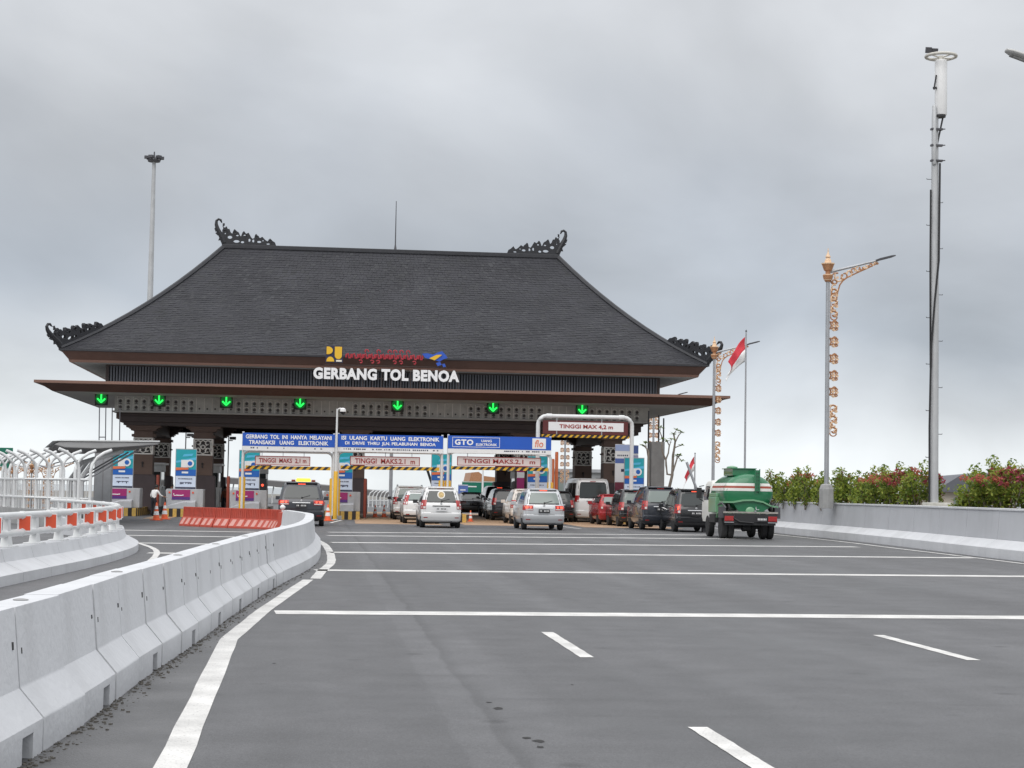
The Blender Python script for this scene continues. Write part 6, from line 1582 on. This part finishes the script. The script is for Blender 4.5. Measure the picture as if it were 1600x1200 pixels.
flag('large red and white flag hanging on a tall thin pole beside the ornamental lamp', 21.22, 88, 9.55, (0.95, 0.20), 1.10, 9.75)
q = at(1086, 712, 120)
flag('small far red and white flag drooping on a pole behind the tank lorry cab', q.x, 120, q.z, (1.5, 0.2), 0.85, q.z + 0.1)
# raised steel arm behind the black car
a, b = at(1071, 722, 73), at(1101, 800, 73)
t = thing('raised_barrier', 'grey steel barrier arm raised at a slant beside the lorry cab', 'barrier arm', (b.x + 0.05, 73, 0))
mb = MB(); mb.tube([(0, 0, 0.75), (a.x - b.x, 0, a.z)], 0.055, 6); mb.obj('arm', STEEL, t)
mb = MB(); mb.b2((-0.15, -0.15, 0), (0.15, 0.15, 0.95)); mb.obj('housing', STEELD, t, bevel=0.02)

# ================================================================ PLANTS
random.seed(21)
def leaf_cloud(mb, c, r, n, mats, size=0.07, flat=0.4):
    for _ in range(n):
        d = Vector((random.gauss(0, 1), random.gauss(0, 1), random.gauss(0, 1))); d.normalize()
        p = Vector(c) + Vector((d.x * r[0], d.y * r[1], d.z * r[2])) * (random.random() ** 0.45)
        s = size * random.uniform(0.7, 1.35)
        e = Euler((random.uniform(-1.1, 1.1), random.uniform(-1.1, 1.1), random.uniform(0, 6.28))).to_matrix()
        pts = [(-s, 0, 0), (0, -s * 0.45, s * 0.12), (s, 0, -s * 0.1), (0, s * 0.45, s * 0.12)]
        mb.add([p + e @ Vector(q) for q in pts], [(0, 1, 2, 3)], random.choice(mats))
def shrub_proto(seed, h, w, pink):
    random.seed(seed)
    st = MB(); fo = MB(); fl = MB()
    for k in range(9):
        a = random.uniform(0, 6.28); b = Vector((random.uniform(-w * 0.5, w * 0.5), random.uniform(-0.3, 0.3), 0))
        tip = b + Vector((random.gauss(0, w * 0.26), random.gauss(0, 0.2), h * random.choice((0.66, 0.76, 0.84, 0.92, 1.0, 1.14))))
        mid = b.lerp(tip, 0.5) + Vector((random.gauss(0, 0.08), random.gauss(0, 0.08), 0))
        st.tube([b, mid, tip], [0.022, 0.016, 0.006], 5)
        for t_ in (0.42, 0.6, 0.78, 0.93, 1.04):
            p = b.lerp(mid, t_ * 2) if t_ < 0.5 else mid.lerp(tip, t_ * 2 - 1)
            pal = random.choice([[0, 0, 1], [0, 1, 2], [1, 1, 0], [0, 1, 3] if random.random() < 0.35 else [0, 2, 0]])
            rr = random.uniform(0.14, 0.27) * (1.15 if t_ < 0.9 else 0.75)
            leaf_cloud(fo, p, (rr * 1.25, rr, rr * 0.95), int(25 * (rr / 0.2) ** 2), pal, 0.072)
        if random.random() < pink:
            p = mid.lerp(tip, random.uniform(0.55, 1.05)); pm_ = random.choice([0, 0, 1])
            leaf_cloud(fl, p + Vector((0, -0.05, 0.03)), (0.24, 0.18, 0.15), 52, [pm_], 0.068)
            q = p + Vector((random.gauss(0, 0.22), -0.08, random.gauss(0, 0.12))); leaf_cloud(fl, q, (0.16, 0.12, 0.12), 26, [pm_, 1], 0.06)
    # low sparse leaves
    for _ in range(12): leaf_cloud(fo, (random.uniform(-w * 0.55, w * 0.55), random.uniform(-0.3, 0.3), random.uniform(0.15, 0.55) * h), (0.18, 0.16, 0.16), 22, [0, 2, 3], 0.06)
    fl.v or leaf_cloud(fl, (0, 0, h), (0.1, 0.1, 0.05), 8, [0], 0.05)
    return st.mesh('stems', BARK, recalc=False), fo.mesh('foliage', LEAFS, recalc=False), fl.mesh('flowers', FLOW, recalc=False)
protos = [shrub_proto(31, 1.40, 1.0, 0.06), shrub_proto(32, 1.48, 1.1, 0.38), shrub_proto(33, 1.55, 1.1, 0.60), shrub_proto(34, 1.42, 1.1, 0.16)]
# (photo x, Y, proto, height factor, what it stands by)
SH = [(1212, 76, 0, 0.95, 'right behind the green lorry'), (1234, 74, 3, 0.97, 'second right of the lorry'), (1256, 72, 0, 0.95, 'just left of the copper lamp post'), (1276, 70, 3, 0.98, 'at the left foot of the copper lamp post'),
      (1303, 68, 1, 0.88, 'at the right foot of the copper lamp post'), (1326, 66.5, 0, 0.93, 'with pale lime tips, right of the copper lamp post'), (1350, 65, 3, 0.96, 'in the middle of the hedge'), (1374, 63.5, 1, 0.92, 'with coral flowers, mid-hedge'),
      (1396, 62, 2, 0.88, 'full of pink flowers, two left of the antenna mast'), (1420, 60.8, 2, 0.94, 'full of pink flowers, one left of the antenna mast'), (1444, 59.8, 1, 0.98, 'at the left foot of the antenna mast'),
      (1516, 54, 3, 0.62, 'small and lime, right of the antenna mast'), (1546, 53, 1, 1.0, 'tall, with spiky top, near the right edge'), (1572, 52.2, 2, 0.90, 'with crimson flowers near the right edge'), (1598, 51.5, 2, 0.92, 'cut off by the right edge')]
for px, Y, k, s, l in SH:
    q = at(px, 760, Y)
    t = thing('flowering_shrub', 'bougainvillea shrub ' + l, 'shrub', (q.x + 0.0, Y, 1.02), random.choice([0, 0.25, -0.3, math.pi]), 'flowering shrubs along the right wall')
    for m in protos[k]:
        o = link(m.name.split('.')[0], m, t)
        if m.name.startswith('flowers'): o['kind'] = 'stuff'
    t.scale = (1.0, 1.0, s)
# frangipani by the grey monolith
random.seed(9)
q = at(1040, 760, 88)
t = thing('frangipani_tree', 'sparse bare-limbed frangipani tree with leaf tufts beside the grey monolith', 'tree', (q.x, 88, 0))
tr, fo = MB(), MB()
def limb(p, d, ln, r, dep):
    e = p + d * ln
    mid = p.lerp(e, 0.5) + Vector((random.gauss(0, 0.06), random.gauss(0, 0.06), -0.04))
    tr.tube([p, mid, e], [r, r * 0.85, r * 0.72], 6)
    if dep == 0:
        for k in range(9):
            a = 6.28 * k / 9 + random.uniform(-0.2, 0.2); l2 = random.uniform(0.16, 0.30); u = Vector((math.cos(a), math.sin(a), random.uniform(0.1, 0.8))).normalized(); s = u.cross(Vector((0, 0, 1))).normalized() * 0.05
            fo.add([e, e + u * l2 * 0.5 + s, e + u * l2 + Vector((0, 0, -0.04)), e + u * l2 * 0.5 - s], [(0, 1, 2, 3)], random.choice([0, 0, 1, 2]))
        return
    for k in range(2 if dep != 2 else 3):
        a = random.uniform(0, 6.28); nd = (d * 0.8 + Vector((math.cos(a) * 0.55, math.sin(a) * 0.35, 0.45))).normalized()
        limb(e, nd, ln * random.uniform(0.62, 0.86), r * 0.7, dep - 1)
base = at(1046, 770, 88)
def LP_(x, y, j=0.0):
    v = at(x, y, 88) - Vector((q.x, 88, 0)); return Vector((v.x, j, max(v.z, 0)))
for pts, r in (([(1044, 815), (1046, 760), (1050, 742), (1052, 712), (1053, 700), (1055, 690), (1053, 678)], 0.085), ([(1050, 742), (1057, 718), (1058, 712)], 0.05), ([(1050, 742), (1043, 741), (1041, 728), (1040, 718), (1044, 708), (1046, 696), (1043, 690)], 0.06),
               ([(1040, 718), (1035, 706), (1034, 694), (1036, 686)], 0.045), ([(1055, 690), (1060, 680), (1064, 676)], 0.04), ([(1053, 700), (1060, 697), (1065, 696)], 0.035), ([(1057, 718), (1062, 712)], 0.03), ([(1058, 712), (1066, 720)], 0.02),
               ([(1013, 815), (1013, 705), (1008, 698), (1004, 696)], 0.055), ([(1013, 716), (1009, 692)], 0.03), ([(1036, 686), (1031, 674), (1032, 668)], 0.03), ([(1046, 696), (1049, 686)], 0.025), ([(1053, 678), (1057, 672)], 0.03)):
    P = [LP_(x, y, random.uniform(-0.1, 0.1)) for x, y in pts]
    tr.tube(P, [r * (1 - 0.55 * i / (len(P) - 1)) for i in range(len(P))], 6)
    e = P[-1]
    for k in range(13):
        an = 6.28 * k / 13 + random.uniform(-0.2, 0.2); l2 = random.uniform(0.14, 0.28); u = Vector((math.cos(an), math.sin(an), random.uniform(-0.1, 0.9))).normalized(); sd = u.cross(Vector((0, 0, 1))).normalized() * 0.05
        fo.add([e, e + u * l2 * 0.5 + sd, e + u * l2 + Vector((0, 0, -0.04)), e + u * l2 * 0.5 - sd], [(0, 1, 2, 3)], random.choice([0, 0, 2, 2]))
tr.obj('trunk', BARK, t, smooth=60); fo.obj('crown', LEAFS, t, recalc=False)
a, b = at(1018, 690, 92), at(1038, 760, 92)
mb = MB(); mb.b2((0, 0, 0), (b.x - a.x, 0.8, a.z)); o = mb.obj('monolith', M('monolith grey', (0.19, 0.185, 0.18), 0.75, var=0.25, scale=1.4, streak=0.3), bevel=0.03); o.location = (a.x, 92, 0)
tag(o, 'dark grey concrete monolith beside the frangipani tree', 'monolith')
for px, Y in ((1013, 95), (1029, 100), (1036.5, 104)):
    q = at(px, 700, Y); mb = MB(); mb.lathe([(0.05, 0), (0.045, 6.0)], (0, 0, 0), 6); o = mb.obj('steel_post', STEELD); o.location = (q.x, Y, 0)
    tag(o, {1013: 'thin dark post left of the grey monolith', 1029: 'thin dark post rising behind the grey monolith, left one', 1036.5: 'thin dark post rising behind the grey monolith, right one'}[px], 'post')
for px, py, l in ((1062, 764, 'low bushy plant behind the boxy dark minivan'), (1103, 790, 'low dark plant between the lorry cab and the black car')):
    q = at(px, 764, 95); random.seed(px); mb = MB(); 
    for _ in range(9): leaf_cloud(mb, (random.uniform(-0.6, 0.6), 0, random.uniform(0.5, 1.75)), (0.3, 0.3, 0.25), 60, [0, 2, 2], 0.09)
    t = thing('bush', l, 'bush', (q.x, 95, 0)); mb.obj('foliage', LEAFS, t, recalc=False); mb = MB(); mb.tube([(0, 0, 0), (0.05, 0, 1.3)], 0.03, 5); mb.obj('stem', BARK, t)

# ================================================================ RIGHT ISLAND BOARDS AND WHAT LIES BEYOND THE GATE
q0, q1 = at(962, 692, 93.5), at(985, 742, 93.5)
t = thing('notice_board', 'white and blue notice board above the maroon panel, left of the last poster stand', 'notice board', ((q0.x + q1.x) / 2, 93.5, 0.38))
mb = MB(); mb.b2((-0.42, 0, 0), (0.42, 0.08, 3.75)); mb.obj('board', WHITE, t)
PLB = M('notice blue', (0.10, 0.16, 0.42), 0.45); 
for z0, z1, mt in ((3.4, 3.72, M('notice pale blue', (0.34, 0.42, 0.66), 0.5)), (2.75, 3.0, PLB), (0.0, 1.75, M('notice maroon', (0.17, 0.03, 0.055), 0.5, var=0.2, scale=2))): flat(t, 'print', R4(-0.42, z0, 0.42, z1), -0.002, mt)
mb = MB(); 
for k in range(6): mb.b2((-0.3 + 0.1 * k, -0.008, 3.12), (-0.24 + 0.1 * k, -0.003, 3.2))
mb.b2((-0.1, -0.008, 2.3), (0.25, -0.003, 2.45)); mb.obj('print_marks', POK, t)
q0 = at(993, 715, 94.5)
t = thing('notice_board', 'narrow purple-blue notice board behind the last poster stand', 'notice board', (q0.x - 0.05, 94.6, 0.38)); mb = MB(); mb.b2((-0.22, 0, 0), (0.22, 0.06, 3.75)); mb.obj('board', WHITE, t); flat(t, 'print', R4(-0.22, 3.3, 0.22, 3.72), -0.002, PLB); flat(t, 'print', R4(-0.22, 2.7, 0.22, 3.2), -0.002, M('notice lilac', (0.40, 0.38, 0.56), 0.5))
q0 = at(822, 740, 96.4)
t = thing('wall_panel_sign', 'narrow magenta panel on the pillar beside the silver minivan roof', 'panel', (q0.x - 0.35, 95.9, 0.38)); mb = MB(); mb.b2((-0.2, 0, 0), (0.2, 0.08, 2.4)); mb.obj('panel', MAG, t); mb = MB(); mb.b2((-0.2, -0.01, 1.9), (0.2, -0.002, 2.2)); mb.obj('print', WHITE, t)

def far_box(name, label, cat, px0, px1, ytop, Y, mat, depth=6.0, z0=0.0, group=None):
    a, b = at(px0, ytop, Y), at(px1, ytop, Y)
    t = thing(name, label, cat, ((a.x + b.x) / 2, Y, 0), 0, group); w = (b.x - a.x) / 2; h = (a.z + b.z) / 2
    return t, w, h
t, w, h = far_box('far_building', 'long pale grey building seen under the gate behind the white van', 'building', 866, 945, 733, 190, None)
mb = MB(); mb.b2((-w, 0, 0), (w, 8, h - 0.35)); mb.obj('wall', M('far wall', (0.36, 0.37, 0.38), 0.7, var=0.08, scale=0.5), t)
mb = MB(); mb.b2((-w - 0.3, -0.4, h - 0.34), (w + 0.3, 8.4, h)); mb.obj('roof', STEEL, t)
for k in range(4):
    x = -w + 0.4 + k * (2 * w / 4); mb = MB(); mb.b2((x, -0.06, 1.2), (x + 2 * w / 4 - 0.5, -0.01, h - 0.9)); f = mb.obj('window', STEELD, t); mb = MB(); mb.b2((x + 0.08, -0.09, 1.3), (x + 2 * w / 4 - 0.58, -0.065, h - 1.0)); mb.obj('pane', GLASSL, f)
# lower deck shelter with curved roof and rib fence far beyond the gate (left)
sh = MB()
pa = [at(342, 746, 170), at(430, 752, 170), at(525, 760, 170), at(612, 770, 170)]
t = thing('far_shelter', 'long low dark shelter roof curving away beyond the gate', 'shelter', (pa[0].x, 170, 0)); t['_w'] = 1
mb = MB()
for a, b in zip(pa, pa[1:]):
    mb.add([a + Vector((0, 0, -0.55)), b + Vector((0, 0, -0.5)), b, a, a + Vector((0, 5, -0.5)), b + Vector((0, 5, -0.5)), b + Vector((0, 5, 0.1)), a + Vector((0, 5, 0.1))], [(0, 1, 2, 3), (4, 7, 6, 5), (3, 2, 6, 7), (0, 4, 5, 1)])
mb.obj('roof', M('far roof', (0.16, 0.155, 0.155), 0.7, var=0.1, scale=0.4), t, recalc=False)
for k in range(14):
    u = k / 13; a = pa[0].lerp(pa[3], u); mb = MB(); mb.tube([(a.x, 170.5, 0), (a.x, 170.5, 0.8), (a.x + 0.15, 170.5, a.z - 0.3)], 0.07, 5); mb.obj('post', WHITEP, t)
# far rib fence seen between taxi and white queue
pts = [at(576 + 6 * k, 790, 150) for k in range(8)]
t = thing('far_fence', 'far white rib fence between the dark bollard and the white queue', 'fence', (pts[0].x, 150, 0)); t['_w'] = 1
for p in pts:
    mb = MB(); mb.tube([(p.x, 150, 0), (p.x, 150, 0.9), (p.x + 0.12, 150, 1.2), (p.x + 0.4, 150, 1.4)], 0.05, 5); mb.obj('rib', WHITEP, t)
mb = MB(); mb.b2((pts[0].x, 149.95, 0.55), (pts[-1].x, 150.05, 0.62)); mb.obj('rail', WHITEP, t)
# green direction signs and a gantry far down the road
GRN = M('sign green', (0.005, 0.16, 0.10), 0.5)
for px0, px1, yt, yb, Y, l, mt in ((716, 731, 757, 772, 150, 'small blue and green road sign seen left of the dark minivans', PLB), (722, 752, 752, 775, 158, 'green road sign beyond the gate, left of its white pole', GRN), (754, 786, 752, 776, 158, 'green road sign beyond the gate, right of its white pole', GRN)):
    a, b = at(px0, yt, Y), at(px1, yb, Y); t = thing('road_sign', l, 'road sign', ((a.x + b.x) / 2, Y, 0)); w = (b.x - a.x) / 2
    mb = MB(); mb.b2((-w, -0.06, max(b.z, 0.6)), (w, 0.0, a.z)); mb.obj('panel', mt, t)
    mb = MB(); mb.b2((-w, -0.075, a.z - 0.07), (w, -0.061, a.z - 0.02)); mb.b2((-w * 0.6, -0.075, a.z - 0.5), (w * 0.5, -0.061, a.z - 0.4)); mb.obj('border', WHITE, t)
    for s in (-0.6, 0.6): mb = MB(); mb.lathe([(0.06, 0), (0.06, a.z)], (s * w, 0.06, 0), 6); mb.obj('post', STEEL, t)
a = at(753, 735, 158); mb = MB(); mb.lathe([(0.09, 0), (0.08, a.z)], (0, 0, 0), 8); o = mb.obj('sign_pole', WHITE); o.location = (a.x, 157, 0); tag(o, 'white pole between the two green road signs beyond the gate', 'pole')
a, b = at(733, 737, 220), at(790, 760, 220); t = thing('far_building', 'far low building with a brown stepped roof seen above the green road signs', 'building', ((a.x + b.x) / 2, 220, 0)); w = (b.x - a.x) / 2
mb = MB(); mb.b2((-w * 0.9, 0, 0), (w * 0.9, 8, a.z - 1.2)); mb.obj('wall', M('far wall tan', (0.42, 0.36, 0.30), 0.8), t); mb = MB(); mb.prism([(-w, a.z - 1.2), (w, a.z - 1.4), (w * 0.7, a.z - 0.7), (-w * 0.2, a.z - 0.5), (-w * 0.5, a.z), (-w * 0.9, a.z - 0.1)], lambda x, z: Vector((x, -0.5, z)), lambda x, z: Vector((x, 8.5, z))); mb.obj('roof', COPPER, t)
a = at(600, 700, 130); b = at(613, 730, 100)
mb = MB(); mb.lathe([(0.13, 0), (0.12, 6.2)], (0, 0, 0), 8); o = mb.obj('steel_post', STEEL); q = at(611, 740, 125); o.location = (q.x, 125, 0); tag(o, 'grey post under the gate above the white queue', 'post')
a, b = at(668, 735, 100), at(681, 770, 100)
mb = MB(); mb.tube([(0, 0, 1.2), (a.x - b.x, 0, a.z)], 0.07, 6); mb.b2((-0.12, -0.12, 0), (0.12, 0.12, 1.25)); o = mb.obj('barrier_arm', STEELD); o.location = (b.x, 100, 0); tag(o, 'dark barrier arm raised under the gate above the stickered minivan', 'barrier arm')
# red and dark boxes of lane equipment under the gate
for px, py, Y, l in ((410, 762, 96, 'dark lane control box with a red lamp left of the taxi'), (813, 765, 96, 'dark lane control box with a red lamp above the cream car'),):
    q = at(px, py, Y); t = thing('control_box', l, 'control box', (q.x, Y, 0.38)); mb = MB(); mb.b2((-0.22, 0, 0), (0.22, 0.4, q.z + 0.1)); mb.obj('case', BLKP, t, bevel=0.02); mb = MB(); mb.lathe([(0.07, 0), (0.07, -0.03)], (0, 0, q.z - 0.25), 10, axis='Y'); mb.obj('red_lamp', BRAKE, t)
# roofs behind the hedge at the right and a green board far left
a, b = at(1462, 742, 95), at(1540, 790, 95); t = thing('far_building', 'low house with dark tiled roof seen between the shrubs at the right', 'building', ((a.x + b.x) / 2 + 0.8, 95, 0)); w = (b.x - a.x) / 2 + 1.0
mb = MB(); mb.b2((-w * 0.86, 0, -0.1), (w * 0.9, 6, 2.0)); mb.obj('wall', M('far wall cream', (0.52, 0.47, 0.40), 0.8, var=0.1, scale=1), t); mb = MB(); mb.prism([(-w, 1.95), (w * 1.1, 1.8), (w * 0.95, 2.35), (-w * 0.4, a.z)], lambda x, z: Vector((x, -0.4, z)), lambda x, z: Vector((x, 6.4, z))); mb.obj('roof', LOUV, t)
for k in (-0.5, 0.1): mb = MB(); mb.b2((w * k, -0.04, 0.8), (w * k + 0.7, -0.005, 1.6)); mb.obj('window', GLASSL, t)
a, b = at(1512, 741, 120), at(1575, 760, 120); t = thing('far_building', 'far grey roof peeping out left of the tall shrub at the right', 'building', ((a.x + b.x) / 2, 120, 0)); w = (b.x - a.x) / 2
mb = MB(); mb.b2((-w * 0.9, 0, -0.1), (w, 6, a.z - 0.6)); mb.obj('wall', CREAM, t); mb = MB(); mb.prism([(-w, a.z - 0.1), (-w * 0.6, a.z - 0.55), (w, a.z - 0.6), (w, a.z + 0.2)], lambda x, z: Vector((x, -0.4, z)), lambda x, z: Vector((x, 6.4, z))); mb.obj('roof', LOUV, t)
a, b = at(-20, 699, 130), at(20, 704, 130); t = thing('road_sign', 'green overhead road sign edge seen above the rib fence at the left edge', 'road sign', ((a.x + b.x) / 2, 130, 0)); w = (b.x - a.x) / 2
mb = MB(); mb.b2((-w, 0, b.z - 1.3), (w, 0.1, a.z)); mb.obj('panel', GRN, t)
for s in (-0.7, 0.7): mb = MB(); mb.lathe([(0.09, 0), (0.09, a.z)], (s * w, 0.25, 0), 6); mb.obj('post', STEEL, t)
